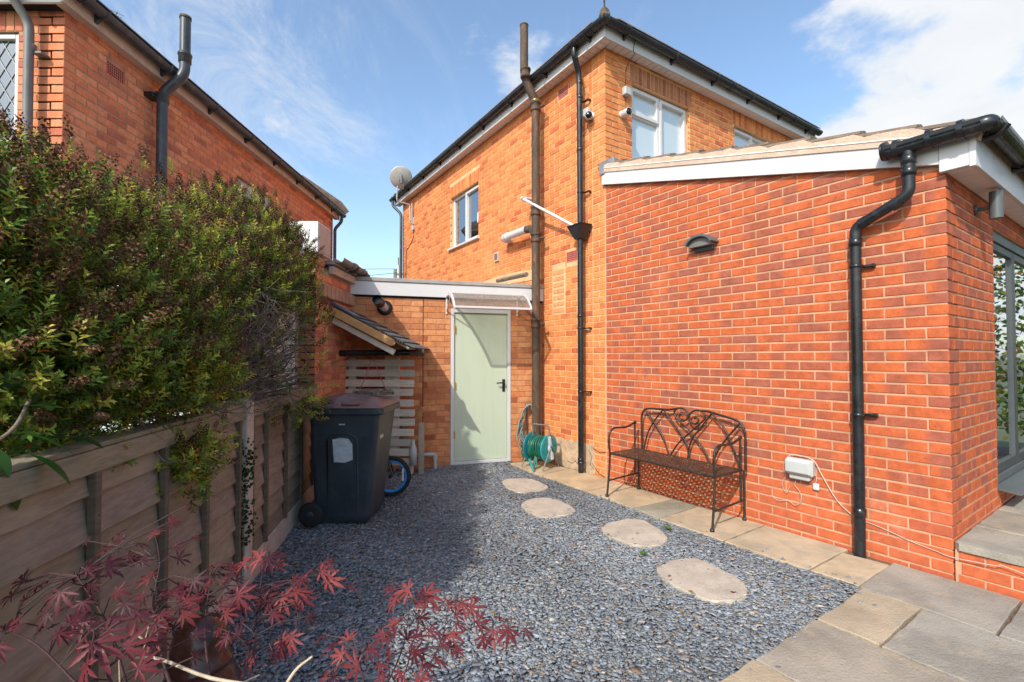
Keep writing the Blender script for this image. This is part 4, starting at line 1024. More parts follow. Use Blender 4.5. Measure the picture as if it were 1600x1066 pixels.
window(FL, 2.58, 3.55, 3.0, 3.99, nb, {'bars': [(3.03, 3.09, 3.05, 3.94)], 'panes': [(2.63, 3.03, 3.05, 3.94), (3.09, 3.50, 3.05, 3.94)]}, 'glassX', fr=.085)
m = MB(FL); m.box(-.13, LLn + .12, .085, .110, ZL - .01, ZL + .15, .002); m.build('fascia', M['cream'], nb)
m = MB(FLf); m.box(-.084, 3.4, .100, .125, ZL - .012, ZL + .148, .002); m.build('fascia', M['offwhite'], nb)
m = MB(FL); m.box(-.11, LLn + .11, .003, .084, ZL + .0, ZL + .012); m.build('soffit', M['cream'], nb)
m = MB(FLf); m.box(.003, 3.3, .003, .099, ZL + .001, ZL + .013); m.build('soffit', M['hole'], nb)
gutter_run(FL, -.17, LLn + .18, .178, ZL + .12, nb, 'blackold', .8, (.0, 3.0, 5.4)); gutter_run(FLf, -.15, 3.3, .188, ZL + .1205, nb, 'black', .8, (.3,))
rl = hiproof(FL, -.20, LLn + .18, -7.6, .18, ZL + .17, .60, nb, M['tile']); eavetiles(FL, -.20, LLn + .17, .19, ZL + .172, rl); eavetiles(FLf, -.20, 3.3, .20, ZL + .173, rl)
m = MB(FL); m.tube([(LLn + .21, .21, ZL + .17), (LLn + .1, .1, ZL + .33), (LLn - .5, -.5, ZL + .7)], .09, 8); m.build('hip_tile', M['tile'], rl)
# stack pipe through the eaves
m = MB(FL); m.tube(fillet([(1.00, .115, 0), (1.00, .115, 4.27), (1.06, .31, 4.50), (1.06, .31, 5.14)], .09, 6), .052, 18)
for (a, b, z) in ((1.0, .115, 4.20), (1.06, .31, 4.68)): m.lathe([(.053, -.05), (.062, -.045), (.064, .03), (.070, .035), (.070, .05), (.054, .052)], (a, b, z), (0, 0, 1), 18)
spn = m.build('soil_pipe', M['blackold'], nb)
m = MB(FL); m.box(.88, 1.0, .0, .10, 4.17, 4.22, .004); m.build('pipe_bracket', M['black'], spn)
m = MB(FL); m.lathe([(.052, -.012), (.060, -.010), (.060, .006), (.052, .008)], (1.06, .31, 4.74), (0, 0, 1), 18); m.lathe([(.050, 0), (.058, .002), (.058, .03), (.048, .03)], (1.06, .31, 5.12), (0, 0, 1), 18); m.build('pipe_collar', M['iron'], spn)
m = MB(FLf); m.tube(fillet([(.27, .19, ZL + .08), (.27, .19, ZL - .0), (.215, .09, ZL - .17), (.215, .075, 0)], .06), .034, 14); m.lathe([(.035, -.03), (.040, -.028), (.040, .028), (.035, .03)], (.215, .075, 4.05), (0, 0, 1), 14); m.box(.12, .2, .0, .08, 4.00, 4.02, .002); m.build('downpipe', M['greyd'], nb)
m = MB(FL); m.tube(fillet([(LLn + .05, .178, ZL + .08), (LLn + .05, .178, ZL - .05), (LLn - .08, .08, ZL - .25), (LLn - .08, .08, 2.4)], .06), .034, 12); m.build('downpipe', M['blackold'], nb)
# television aerial on the neighbour's roof
ta = thing('tv_aerial', (-7.75, 9.0, 6.9), "small television aerial just showing above the neighbour's roof", 'aerial')
m = MB(); m.tube([(-7.75, 9, 6.6), (-7.75, 9, 7.93)], .016, 6); m.tube([(-7.78, 9, 7.92), (-7.45, 8.75, 7.92)], .012, 6)
for i in range(4): x = -7.72 + i * .08; y = 8.96 - i * .06; m.tube([(x - .06, y - .08, 7.92), (x + .06, y + .08, 7.92)], .007, 5)
m.build('antenna', M['grey'], ta)

# ------------------------------------------------------------------ neighbour's outbuilding
ob = thing('brick_outbuilding', (-2.9, 6, 0), "neighbour's single storey red brick outbuilding with white boxed end", 'outbuilding')
OL = 3.2
sw = wallcore(FO, 0, OL, -.08, 2.34, [], M['mL'], ob); hol = [(.55, 1.65, .4, 2.1)]
ofw = wallcore(FOf, .003, 1.9, -.08, 2.44, hol, M['mL'], ob)
zq = -.05; c = 0; rv = lambda x, y: y < 500 or x > 500
while zq < 2.40:
    lo = c % 2 == 0; a = .215 if lo else .1; b = .1 if lo else .215; t, t2, g = palL(rng, c, c); top_ = 2.34 - 0
    if zq + .065 < 2.42:
        mm = MB(FO); mm.tone = (t, g, 0); mm.box(-PROUD, a, -b, PROUD, zq, zq + .065, .003); mm.build('brick', M['bL'], sw)
    if zq < 2.27: bricks(ob, FO, a + .01, OL, zq, zq + .0651, palL, M['bL'], vis=rv)
    bricks(ob, FOf, b + .01, 1.9, zq, zq + .0651, palL, M['bL'], holes=hol, vis=rv); zq += .075; c += 1
finish_bricks(ob, lambda F: ofw if F is FOf else sw, 260)
m = MB(); m.box(-2.245, OC.x + .035, OC.y - .035, OC.y + .30, 2.455, 2.77, .004); bxp = m.build('boxed_end', M['offwhite'], ob)
m = MB(); m.box(OC.x + .036, OC.x + .042, OC.y - .02, OC.y + .28, 2.47, 2.755, .001); m.lathe([(0, 0), (.006, .001), (.006, .005)], (OC.x + .042, OC.y + .12, 2.62), (1, 0, 0), 8, world=True); m.build('access_panel', M['cream'], bxp)
m = MB(FO); m.box(.32, 1.08, .004, .06, 2.30, 2.385, .003); m.build('fascia', M['cream'], ob)
m = MB(FO); m.box(.30, OL, -1.9, .08, 2.40, 2.44); m.build('flat_roof', M['felt'], ob)
gO = gutter_run(FO, .30, 1.13, .125, 2.47, ob, 'greyd', 2, (1.0,))
m = MB(FO); m.tube([(1.09, .125, 2.43), (1.22, .13, 2.41)], .058, 12); m.tube([(.75, .125, 2.445), (.79, .125, 2.445)], .064, 12); m.build('gutter_end', M['iron'], gO)
wo_ = window(FOf, .55, 1.65, .4, 2.1, ob, {'bars': [(1.07, 1.13, .45, 2.05), (.6, 1.6, 1.55, 1.60)], 'panes': [(.60, 1.07, .45, 1.55), (1.13, 1.60, .45, 1.55), (.60, 1.07, 1.60, 2.05), (1.13, 1.60, 1.60, 2.05)]}, 'glassX', fr=.06, dep=-.03)
m = MB(FO); m.box(.05, 1.02, .004, .045, 2.02, 2.16, .003)
for i in range(9): m.box(.06 + i * .108, .15 + i * .108, .04, .062, 2.025, 2.15, .003)
m.build('cut_stone_band', M['mL'], ob)

# white conservatory added behind the hedge: shades the outhouse door, shows white in gaps
cv = thing('conservatory', (-2.65, 3.95, 0), "low white conservatory added behind the hedge to shade the outhouse door and show white in its gaps", 'conservatory')
m = MB(); m.box(-3.35, -1.93, 3.50, 4.36, 2.30, 2.39, .01); m.build('flat_roof', M['offwhite'], cv)
m = MB(); m.box(-3.28, -1.99, 3.58, 4.33, -.05, .55); m.build('dwarf_wall', M['white'], cv)
for x0 in (-3.28, -2.85, -2.42):
    m = MB(); m.box(x0, x0 + .42, 3.57, 3.62, .552, .62, .004); m.box(x0, x0 + .42, 3.57, 3.62, 2.20, 2.298, .004); m.box(x0, x0 + .055, 3.57, 3.62, .62, 2.20, .004); m.box(x0 + .365, x0 + .42, 3.57, 3.62, .62, 2.20, .004); f_ = m.build('window', M['white'], cv)
    m = MB(); m.box(x0 + .055, x0 + .365, 3.59, 3.60, .62, 2.20); m.build('pane', M['glassX'], f_)
for y0 in (3.63, 3.98):
    m = MB(); m.box(-2.04, -1.99, y0, y0 + .34, .552, .62, .004); m.box(-2.04, -1.99, y0, y0 + .34, 2.20, 2.298, .004); m.box(-2.04, -1.99, y0, y0 + .05, .62, 2.20, .004); m.box(-2.04, -1.99, y0 + .29, y0 + .34, .62, 2.20, .004); f_ = m.build('window', M['white'], cv)
    m = MB(); m.box(-2.02, -2.01, y0 + .05, y0 + .29, .62, 2.20); m.build('pane', M['glassX'], f_)
m = MB(); m.box(-3.3, -2.0, 4.34, 4.40, 0, 2.30); m.build('rear_wall', M['plaster'], cv)

# log-store lean-to roof ------------------------------------------------
ln = thing('lean_to_roof', (-1.5, 5.6, 1.45), 'small grey tiled lean-to roof on orange rafters above the pallet slats', 'lean-to roof')
LZ1, LX1, LZ0, LX0 = 1.97, -1.985, 1.50, -1.10
FT = Frame((0, 0, 0), (1, 0)); 
rx = Vector((LX0 - LX1, 0, LZ0 - LZ1)); rl_ = rx.length; FT.o = Vector((LX1, 5.12, LZ1)); FT.ex = rx.normalized(); FT.ey = Vector((0, 1, 0)); FT.ez = Vector((-FT.ex.z, 0, FT.ex.x)).normalized()
if FT.ez.z < 0: FT.ez = -FT.ez
def dy(a): return 5.84 - 5.12 + a * .27                  # back edge follows the outhouse wall
m = MB(FT); m.prism([(0, .02), (rl_ - .02, .02), (rl_ - .02, dy(rl_) - .03), (0, dy(0) - .03)], 'ab', -.030, -.006); m.build('roof_deck', M['fence'], ln)
nr = 7; g_ = rl_ / nr
for i in range(nr):
    a = i * g_
    for j in range(3):
        y0 = .0 + j * .25; y1 = y0 + .247 if j < 2 else dy(a) - .02
        m = MB(FT); m.raw([(a, y0, .0), (a + g_ + .03, y0, .014), (a + g_ + .03, y1 + (.0 if j < 2 else .02), .014), (a, y1, .0), (a, y0, .006), (a + g_ + .03, y0, .022), (a + g_ + .03, y1 + (.0 if j < 2 else .035), .022), (a, y1, .006)], [(0, 1, 2, 3), (4, 7, 6, 5), (0, 4, 5, 1), (1, 5, 6, 2), (2, 6, 7, 3), (3, 7, 4, 0)])
        m.build('roof_tile', M['shingle'], ln)
m = MB(FT); m.box(-.01, .30, -.01, .14, .02, .034); m.box(.0, .16, -.02, .10, .036, .046, .003); m.build('lead_flashing', M['lead'], ln)
m = MB(FT); m.prism([(.02, -.004), (.80, -.004), (.835, -.03), (.83, -.06), (.80, -.082), (.02, -.086)], 'ac', -.035, -.008); m.build('bargeboard', M['timber'], ln)
m = MB(FT); m.box(.10, .86, .015, .055, -.165, -.100, .004)
m.tone = (1.1, 1.1, 1.1); m.build('rafter', M['wood'], ln)
m = MB(FT); m.box(.05, .93, .50, .54, -.12, -.035, .004); m.build('rafter', M['timber'], ln)
m = MB(FT)
for i in range(14): m.box(.50 + i * .030, .515 + i * .030, -.03, .0, -.004, .016)
m.build('eave_comb', M['iron'], ln)
gp = thing('shed_gutter', (-1.6, 5.5, 1.44), 'black plastic gutter pipe running level above the top pallet slat', 'gutter')
m = MB(); m.tube([(-2.08, 5.42, 1.442), (-1.17, 5.50, 1.452)], .036, 14)
for x in (-1.85, -1.60, -1.33): m.tube([(x, 5.44, 1.446), (x + .03, 5.442, 1.447)], .041, 14)
m.build('pipe', M['black'], gp)
m = MB(); m.tube([(-1.19, 5.50, 1.450), (-1.03, 5.52, 1.452)], .040, 14); m.tube([(-1.12, 5.505, 1.45), (-1.10, 5.507, 1.45)], .046, 14); m.build('end_piece', M['iron'], gp)

# pallets
def pallet(x0, x1, z0, n, lab, yb=5.62):
    t = thing('pallet_screen', ((x0 + x1) / 2, yb, z0), lab, 'pallet', 'weathered pallets stood on edge')
    for x in (x0 + .12, (x0 + x1) / 2 + .1, x1 - .28):
        m = MB(); m.tone = (.75, .75, .75); m.box(x, x + .09, yb + .02, yb + .10, z0 - .0, z0 + n * .118, .004); m.build('stringer', M['wood'], t)
    for i in range(n):
        m = MB(); k = rng.uniform(.75, 1.15); m.tone = (k, k * .99, k * .96); z = z0 + .006 + i * .118; dx = rng.uniform(-.012, .012); dz = rng.uniform(-.006, .006)
        m.raw([(x0 + dx, yb, z), (x1 + dx, yb, z + dz), (x1 + dx, yb + .02, z + dz), (x0 + dx, yb + .02, z), (x0 + dx, yb, z + .082), (x1 + dx, yb, z + .082 + dz), (x1 + dx, yb + .02, z + .082 + dz), (x0 + dx, yb + .02, z + .082)], [(0, 1, 5, 4), (1, 2, 6, 5), (2, 3, 7, 6), (3, 0, 4, 7), (4, 5, 6, 7), (0, 3, 2, 1)])
        m.build('slat', M['wood'], t)
pallet(-2.08, -1.17, .10, 11, 'pale weathered pallet stood on edge as a screen under the lean-to roof')
m = MB(); m.box(-1.24, -1.19, 5.64, 5.74, .0, .12, .004); m.tone = (.8, .8, .8); m.box(-2.05, -1.95, 5.64, 5.74, 0, .12, .004); m.build('timber_block', M['wood'], label='short timber block under the right end of the pallet', cat='timber block')
m = MB(); m.tone = (.62, .6, .56); m.box(-1.135, -1.075, 5.72, 5.80, -.02, .60, .004); m.build('timber_post', M['wood'], label='short upright timber post beside the right edge of the pallet', cat='post')
m = MB(); m.tone = (.9, .85, .8); m.tube([(-1.17, 5.74, .66), (-1.07, 5.72, .78)], .03, 5, smooth=False); m.build('timber_offcut', M['timber'], label='rough broken timber offcut wedged on top of the short post', cat='timber offcut')
m = MB(); m.box(-1.80, -1.35, 5.70, 5.85, 1.02, 1.34, .02); m.build('toy_box', M['red'], label='red plastic box glimpsed through the upper pallet slats', cat='box')
m = MB(); m.tube(fillet([(-1.42, 5.72, .30), (-1.42, 5.72, .9)], .02), .02, 8); m.build('green_stake', pm('green plastic', (.05, .42, .05), .5, .1), label='green plastic stake glimpsed through the lower pallet slats', cat='stake')
m = MB(); m.box(-1.90, -1.30, 5.72, 5.9, .25, .75, .02); m.build('storage_crate', M['greyd'], label='dark storage crate behind the lower pallet slats', cat='crate')
m = MB(); m.lathe([(.0, 0), (.04, .0), (.042, .18), (.03, .22), (.018, .26), (.018, .29), (0, .29)], (-1.17, 5.60, .12), (0, 0, 1), 14, world=True); m.build('plastic_bottle', M['grey'], label='cloudy white plastic bottle by the foot of the pallet', cat='bottle')
wp = thing('waste_pipe', FD(1.56, 0, .2), 'grey elbow waste pipe leaving the outhouse wall low beside the post', 'pipe')
m = MB(FD); m.tube(fillet([(1.75, .10, .165), (1.50, .10, .165), (1.47, .10, .14), (1.47, .10, -.02)], .04), .024, 12); m.lathe([(.03, 0), (.03, .05)], (1.47, .10, .10), (0, 0, 1), 12); m.build('pipe', M['grey'], wp)

# ------------------------------------------------------------------ wheelie bin
wb = thing('wheelie_bin', (-1.42, 4.2, 0), 'dark grey wheelie bin with brown lid and torn white sticker', 'wheelie bin')
def loft(m, rings):
    n = len(rings[0]); vs = [p for r_ in rings for p in r_]; fs = []
    for i in range(len(rings) - 1): fs += [(i * n + k, i * n + (k + 1) % n, (i + 1) * n + (k + 1) % n, (i + 1) * n + k) for k in range(n)]
    fs += [tuple(range(n)), tuple(range((len(rings) - 1) * n, len(rings) * n))]; m.raw(vs, fs, False)
def rrect(x0, x1, y0, y1, z, r=.04, n=4):
    P = []
    for (cx, cy, a0) in ((x1 - r, y1 - r, 0), (x0 + r, y1 - r, 90), (x0 + r, y0 + r, 180), (x1 - r, y0 + r, 270)):
        for i in range(n + 1): a = R(a0 + 90 * i / n); P.append((cx + math.cos(a) * r, cy + math.sin(a) * r, z))
    return P
m = MB(); YF = 3.94
loft(m, [rrect(-1.655, -1.215, YF + .045, YF + .50, .015, .04), rrect(-1.665, -1.200, YF + .035, YF + .51, .06), rrect(-1.695, -1.115, YF + .0, YF + .56, .86), rrect(-1.70, -1.108, YF - .004, YF + .565, .925)])
body = m.build('body', M['bin'], wb)
m = MB(); loft(m, [rrect(-1.715, -1.085, YF - .02, YF + .585, .915, .03), rrect(-1.735, -1.070, YF - .028, YF + .595, .925, .03), rrect(-1.735, -1.070, YF - .028, YF + .595, .968, .03), rrect(-1.725, -1.08, YF - .02, YF + .585, .972, .03)]); m.build('rim', M['bin'], wb)
m = MB()                                                     # raised arch panel edge on the side
def side(x, z): # y of the bin side at height z
    return YF + .045 * (1 - z / .9)
arch = [(-1.545, .05)] + [(-1.545, .70)] + [(-1.42 + math.cos(a) * .125, .70 + math.sin(a) * .06) for a in np.linspace(math.pi, 0, 9)] + [(-1.295, .05)]
m.tube([(x, side(x, z) - .001, z) for x, z in arch], .008, 6); m.build('side_moulding', M['bin'], body)
m = MB(); pl = [(-1.50, .71), (-1.43, .725), (-1.365, .715), (-1.335, .67), (-1.332, .54), (-1.40, .515), (-1.49, .52), (-1.495, .60)]
vs = [(x, side(x, z) - .0045, z) for x, z in pl]; vs += [(x, side(x, z) - .001, z) for x, z in pl]; n_ = len(pl)
m.raw(vs, [tuple(range(n_)), tuple(range(n_, 2 * n_))] + [(i, (i + 1) % n_, n_ + (i + 1) % n_, n_ + i) for i in range(n_)]); m.build('sticker', M['sticker'], body)
m = MB(); m.box(-1.445, -1.395, side(0, .835) - .0035, side(0, .835) + .002, .832, .842); m.build('maker_mark', M['grey'], body)
m = MB(); m.raw([(-1.105, YF + .16, .66), (-1.105, YF + .22, .66), (-1.105, YF + .22, .72), (-1.105, YF + .16, .70)], [(0, 1, 2, 3)]) if False else m.box(-1.134, -1.1285, YF + .10, YF + .2, .70, .73); m.build('maker_mark', M['grey'], body)
# lid: domed sheet hinged at the left with a hand recess towards the front
m = MB(); nx, ny = 14, 10; vs = []; fs = []
def lidz(u, v):
    e = (1 - abs(2 * v - 1) ** 3.5) * (1 - abs(2 * u - 1) ** 6)
    z = .978 + .085 * e * (.55 + .6 * math.sin(math.pi * min(1, u * .9 + .05)))
    if .44 < u < .72 and .06 < v < .36: z -= .040
    return z
for j in range(ny + 1):
    for i in range(nx + 1):
        u, v = i / nx, j / ny; vs.append((-1.745 + u * .665, YF - .032 + v * .63, lidz(u, v)))
for j in range(ny):
    for i in range(nx): a = j * (nx + 1) + i; fs.append((a, a + 1, a + nx + 2, a + nx + 1))
nv = len(vs); vs += [(x, y, .973) for x, y, z in vs]
fs += [tuple(nv + k for k in f[::-1]) for f in fs]
ed = [i for i in range(nx + 1)] + [j * (nx + 1) + nx for j in range(1, ny + 1)] + [ny * (nx + 1) + i for i in range(nx - 1, -1, -1)] + [j * (nx + 1) for j in range(ny - 1, 0, -1)]
for i in range(len(ed)): a, b = ed[i], ed[(i + 1) % len(ed)]; fs.append((a, b, nv + b, nv + a))
m.raw(vs, fs, True); lid = m.build('lid', M['lid'], wb)
m = MB(); m.box(-1.44, -1.29, YF + .01, YF + .17, .99, 1.018, .012); m.build('hand_recess', M['lid'], lid)
m = MB(); m.tube([(-1.76, YF + .05, .97), (-1.76, YF + .52, .97)], .014, 10); m.tube([(-1.78, YF + .12, .955), (-1.78, YF + .46, .955)], .012, 10); m.build('handle_bar', M['bin'], wb)
m = MB(); m.tube([(-1.655, YF - .02, .1), (-1.655, YF + .57, .1)], .012, 8); m.build('axle', M['steel'], wb)
for y in (YF - .065, YF + .53):
    m = MB(); m.lathe([(.045, 0), (.08, .0), (.098, .008), (.102, .025), (.098, .042), (.08, .05), (.045, .05)], (-1.655, y, .102), (0, 1, 0), 28, world=True); wh = m.build('wheel', M['rubber'], wb)
    m = MB(); m.lathe([(.0, -.004), (.02, -.004), (.045, .004), (.05, .05), (.0, .054)], (-1.655, y, .102), (0, 1, 0), 16, world=True); m.build('hub', M['bin'], wh)
# wire basket with chains on the bin
hb = thing('hanging_basket', (-1.28, 4.35, 1.08), 'rusty wire basket ring lying on the bin lid with its chain hung up', 'hanging basket')
m = MB(); rr = random.Random(3)
for k in range(11):
    cx, cy, r_ = -1.27 + rr.uniform(-.03, .03), 4.33 + rr.uniform(-.03, .03), rr.uniform(.10, .16); P = [(cx + math.cos(a) * r_ * 1.15, cy + math.sin(a) * r_, 1.062 + rr.uniform(0, .03) + .012 * math.sin(3 * a + k)) for a in np.linspace(0, 2 * math.pi, 18)[:-1]]
    m.tube(P, .0035, 5, closed=True)
m.build('wire_ring', M['bark'], hb)
m = MB(); tp = Vector((-1.60, 5.40, 1.42))
for (x, y, z) in ((-1.40, 4.28, 1.07), (-1.14, 4.33, 1.07)): m.tube(sm_curve([tp, (tp + Vector((x, y, z))) / 2 + Vector((0, 0, -.03)), (x, y, z)], 8), .0035, 5, world=True)
m.build('chain', M['string'], hb)

# ------------------------------------------------------------------ child's bicycle
bi = thing('child_bicycle', (-1.5, 4.78, 0), "child's bicycle with bright blue wheel rim poking out behind the wheelie bin", 'bicycle')
def bwheel(cx, cy, r0=.198):
    c = Vector((cx, cy, r0)); n = Vector((.10, -1, 0)).normalized(); u = Vector((1, .10, 0)).normalized()
    P = lambda r_, a, o=0: c + u * math.cos(a) * r_ + Vector((0, 0, 1)) * math.sin(a) * r_ + n * o
    m = MB(); m.tube([P(r0 - .02, a) for a in np.linspace(0, 2 * math.pi, 41)[:-1]], .021, 10, closed=True, world=True)
    for k in range(56):
        a = 2 * math.pi * k / 56
        for o in (-.012, .012): m.tube([P(r0 - .004, a, o), P(r0 + .006, a, o)], .006, 4, world=True)
    ty = m.build('wheel', M['rubber'], bi)
    m = MB(); 
    Q = [P(r0 - .043, a) for a in np.linspace(0, 2 * math.pi, 41)[:-1]]; m.tube(Q, .0125, 10, closed=True, world=True); m.build('rim', M['blue'], ty)
    m = MB()
    for k in range(20):
        a = 2 * math.pi * k / 20; m.tube([P(.018, a + (.7 if k % 2 else -.7), .02 if k % 2 else -.02), P(r0 - .05, a)], .0016, 4, world=True)
    m.build('spokes', M['steel'], ty)
    m = MB(); m.tube([c - n * .035, c + n * .035], .018, 12, world=True); m.tube([c - n * .05, c + n * .05], .006, 8, world=True); m.build('hub', M['black'], ty)
bwheel(-1.225, 4.775); bwheel(-1.80, 4.835)
m = MB(); m.tube([(-1.195, 4.735, .2), (-1.27, 4.74, .44), (-1.29, 4.78, .50)], .011, 8); m.tube([(-1.195, 4.815, .2), (-1.27, 4.81, .44), (-1.29, 4.78, .50)], .011, 8); m.tube([(-1.29, 4.78, .48), (-1.33, 4.78, .66)], .013, 8); m.build('fork', M['black'], bi)
m = MB(); m.tube([(-1.30, 4.78, .52), (-1.55, 4.80, .24), (-1.80, 4.835, .2)], .014, 8); m.tube([(-1.31, 4.78, .56), (-1.60, 4.81, .42), (-1.80, 4.835, .2)], .012, 8); m.tube([(-1.55, 4.80, .24), (-1.63, 4.82, .52)], .012, 8); m.build('frame', M['blue'], bi)
m = MB(); m.box(-1.73, -1.54, 4.76, 4.88, .52, .56, .02); m.build('saddle', M['black'], bi)
m = MB(); m.tube(fillet([(-1.36, 4.58, .72), (-1.34, 4.66, .70), (-1.33, 4.78, .66), (-1.34, 4.90, .70), (-1.36, 4.98, .72)], .03), .010, 8); m.build('handlebar', M['black'], bi)
m = MB(); m.box(-1.105, -1.085, 4.735, 4.75, .16, .28, .004); m.build('reflector', M['white'], bi)

# ------------------------------------------------------------------ hose reel and wall hose
hr = thing('hose_reel', (.36, 6.05, 0), 'teal garden hose reel wound with green hose at the wall corner', 'hose reel')
ax = Vector((.76, -.65, 0)).normalized(); hc = Vector((.36, 6.0, .255)); sd_ = Vector((ax.y, -ax.x, 0)) * -1
def disc(c, r_, d, mat, name, holes=True):
    m = MB(); m.lathe([(.0, -.006), (r_ * .3, -.012), (r_ * .6, -.004), (r_ * .94, -.006), (r_, .0), (r_, .008), (r_ * .9, .010), (r_ * .55, .006), (.0, .008)], c, d, 36, world=True); o = m.build(name, mat, hr)
    if holes:
        m = MB(); u = Vector((0, 0, 1)); v = d.cross(u)
        for k in range(8):
            a = 2 * math.pi * k / 8 + .2; p = c + (u * math.cos(a) + v * math.sin(a)) * r_ * .74; t = (-u * math.sin(a) + v * math.cos(a))
            m.tube([p - t * .022 + d * .004, p + t * .022 + d * .004], .010, 6, world=True)
        m.build('disc_slots', M['teald'], o)
    return o
disc(hc + ax * .13, .175, ax, M['teal'], 'side_disc'); disc(hc - ax * .13, .185, -ax, M['teald'], 'side_disc', False)
m = MB(); u = Vector((0, 0, 1)); v = ax.cross(u)
for k in range(9):
    for rr_ in (.095, .118, .140):
        c = hc + ax * (-.105 + k * .026); j = rng.uniform(-.004, .004)
        m.tube([c + (u * math.cos(a) + v * math.sin(a)) * (rr_ + j + .004 * math.sin(3 * a + k)) + ax * .012 * math.sin(a + k) for a in np.linspace(0, 2 * math.pi, 25)[:-1]], .0085, 6, closed=True, world=True)
m.build('hose', M['hoseg'], hr)
m = MB(); p1 = hc + ax * .155
m.tube([p1 + Vector((0, 0, .15)) + v * .02, p1 - Vector((0, 0, .13)) - v * .03], [.022, .035, ][0:2], 8, world=True); m.lathe([(.0, 0), (.05, .002), (.045, .02), (0, .024)], p1 - ax * .006, ax, 16, world=True); m.build('hub_arm', M['grey'], hr)
m = MB(); m.tube([p1 + ax * .01, p1 + ax * .05 + Vector((0, 0, -.02)), p1 + ax * .06 + v * .07 + Vector((0, 0, .05))], .010, 8, world=True); m.build('crank_handle', M['teald'], hr)
for s_ in (1, -1):
    m = MB(); q = hc + ax * .165 * s_
    m.tube(fillet([hc + ax * .165 * s_ - v * .17 + Vector((0, 0, -.24)), q + Vector((0, 0, .02)), hc + ax * .165 * s_ + v * .17 + Vector((0, 0, -.24))], .05), .009, 8, world=True); m.build('leg', M['greyd'], hr)
m = MB(); m.tube(fillet([hc - ax * .12 + Vector((0, 0, .10)), hc - ax * .12 + Vector((0, 0, .285)), hc + ax * .14 + Vector((0, 0, .285)), hc + ax * .14 + Vector((0, 0, .12))], .03), .010, 8, world=True); m.build('carry_handle', M['greyd'], hr)
m = MB(); o = hc - ax * .10
for k in range(3): m.tube(sm_curve([o + Vector((0, 0, -.14)), o + Vector((-.10 - .02 * k, -.03, -.18)), o + Vector((-.16 + .03 * k, -.05, -.05)), o + Vector((-.05, -.06, .05 + .02 * k)), o + Vector((.02, -.1, -.05)), o + Vector((-.04 + .03 * k, -.18, -.235))], 7), .0085, 7, world=True)
m.build('hose_tail', M['hoseg'], hr)
m = MB(); m.tube([hc + Vector((-.15, -.22, -.10)), hc + Vector((-.10, -.26, -.24))], [.016, .012], 8, world=True); m.build('connector', M['teal'], hr)
wh_ = thing('coiled_hose', FD(.20, .1, .2), 'faded grey hose looped over a hook on the wall right of the door', 'hose')
m = MB(FD); rr = random.Random(6)
for k in range(5):
    w_ = .10 + .022 * k; dz = .45 + .03 * k; P = [(.20 + .02 * rr.uniform(-1, 1) + math.sin(a) * w_ * (1.15 - .55 * math.cos(a)) * .75, .05 + .012 * k, .755 - (1 - math.cos(a)) * dz / 2) for a in np.linspace(0, 2 * math.pi, 29)[:-1]]
    m.tube(P, .0085, 7, closed=True)
m.tube(sm_curve([(.28, .06, .5), (.33, .07, .3), (.30, .08, .12), (.18, .12, .03), (.06, .2, .04)], 7), .009, 7); m.build('hose_loops', M['hosea'], wh_)
m = MB(FD); m.tube([(.20, .0, .76), (.20, .07, .76)], .012, 8); m.tube([(.20, .06, .78), (.20, .06, .72)], .014, 8); m.tube([(.17, .065, .80), (.23, .065, .80)], .006, 6); m.build('tap', M['brass'], wh_)
m = MB(FD); m.tube([(.215, .03, .72), (.215, .03, .02)], .008, 8); m.build('supply_pipe', M['iron'], wh_)
m = MB(FD); m.box(.14, .165, .06, .085, .40, .46, .006); m.build('connector', M['yellow'], wh_)

# ------------------------------------------------------------------ bench
be = thing('garden_bench', FE(1.9, .3, 0), 'black wrought iron garden bench with scrolled back against the red brick wall', 'bench')
UL, UR = 2.475, 1.32; T = .0105
for u, lab in ((UL, 1), (UR, -1)):
    m = MB(FE); m.tube(fillet([(u, .545, .0), (u, .515, .22), (u, .50, .42)], .1), T, 8); m.lathe([(.0, 0), (.018, 0), (.018, .02), (.012, .024)], (u, .545, 0), (0, 0, 1), 10); m.build('leg', M['bench'], be)
    m = MB(FE); m.tube([(u, .075, 0), (u, .075, .42)], T, 8); m.lathe([(.0, 0), (.018, 0), (.018, .02), (.012, .024)], (u, .075, 0), (0, 0, 1), 10); m.build('leg', M['bench'], be)
    m = MB(FE); m.tube([(u, .13, .42), (u, .13, .18)], .009, 8); m.tube([(u, .528, .155), (u, .075, .175)], .009, 8); m.build('side_rail', M['bench'], be)
    m = MB(FE); m.tube(sm_curve([(u, .50, .42), (u + .0, .515, .54), (u, .50, .635), (u, .44, .675), (u, .36, .675), (u, .26, .672), (u, .16, .70), (u, .125, .72), (u, .115, .70)], 5), T, 8); m.tube([(u, .13, .71), (u, .13, .42)], .0095, 8); m.build('armrest', M['bench'], be)
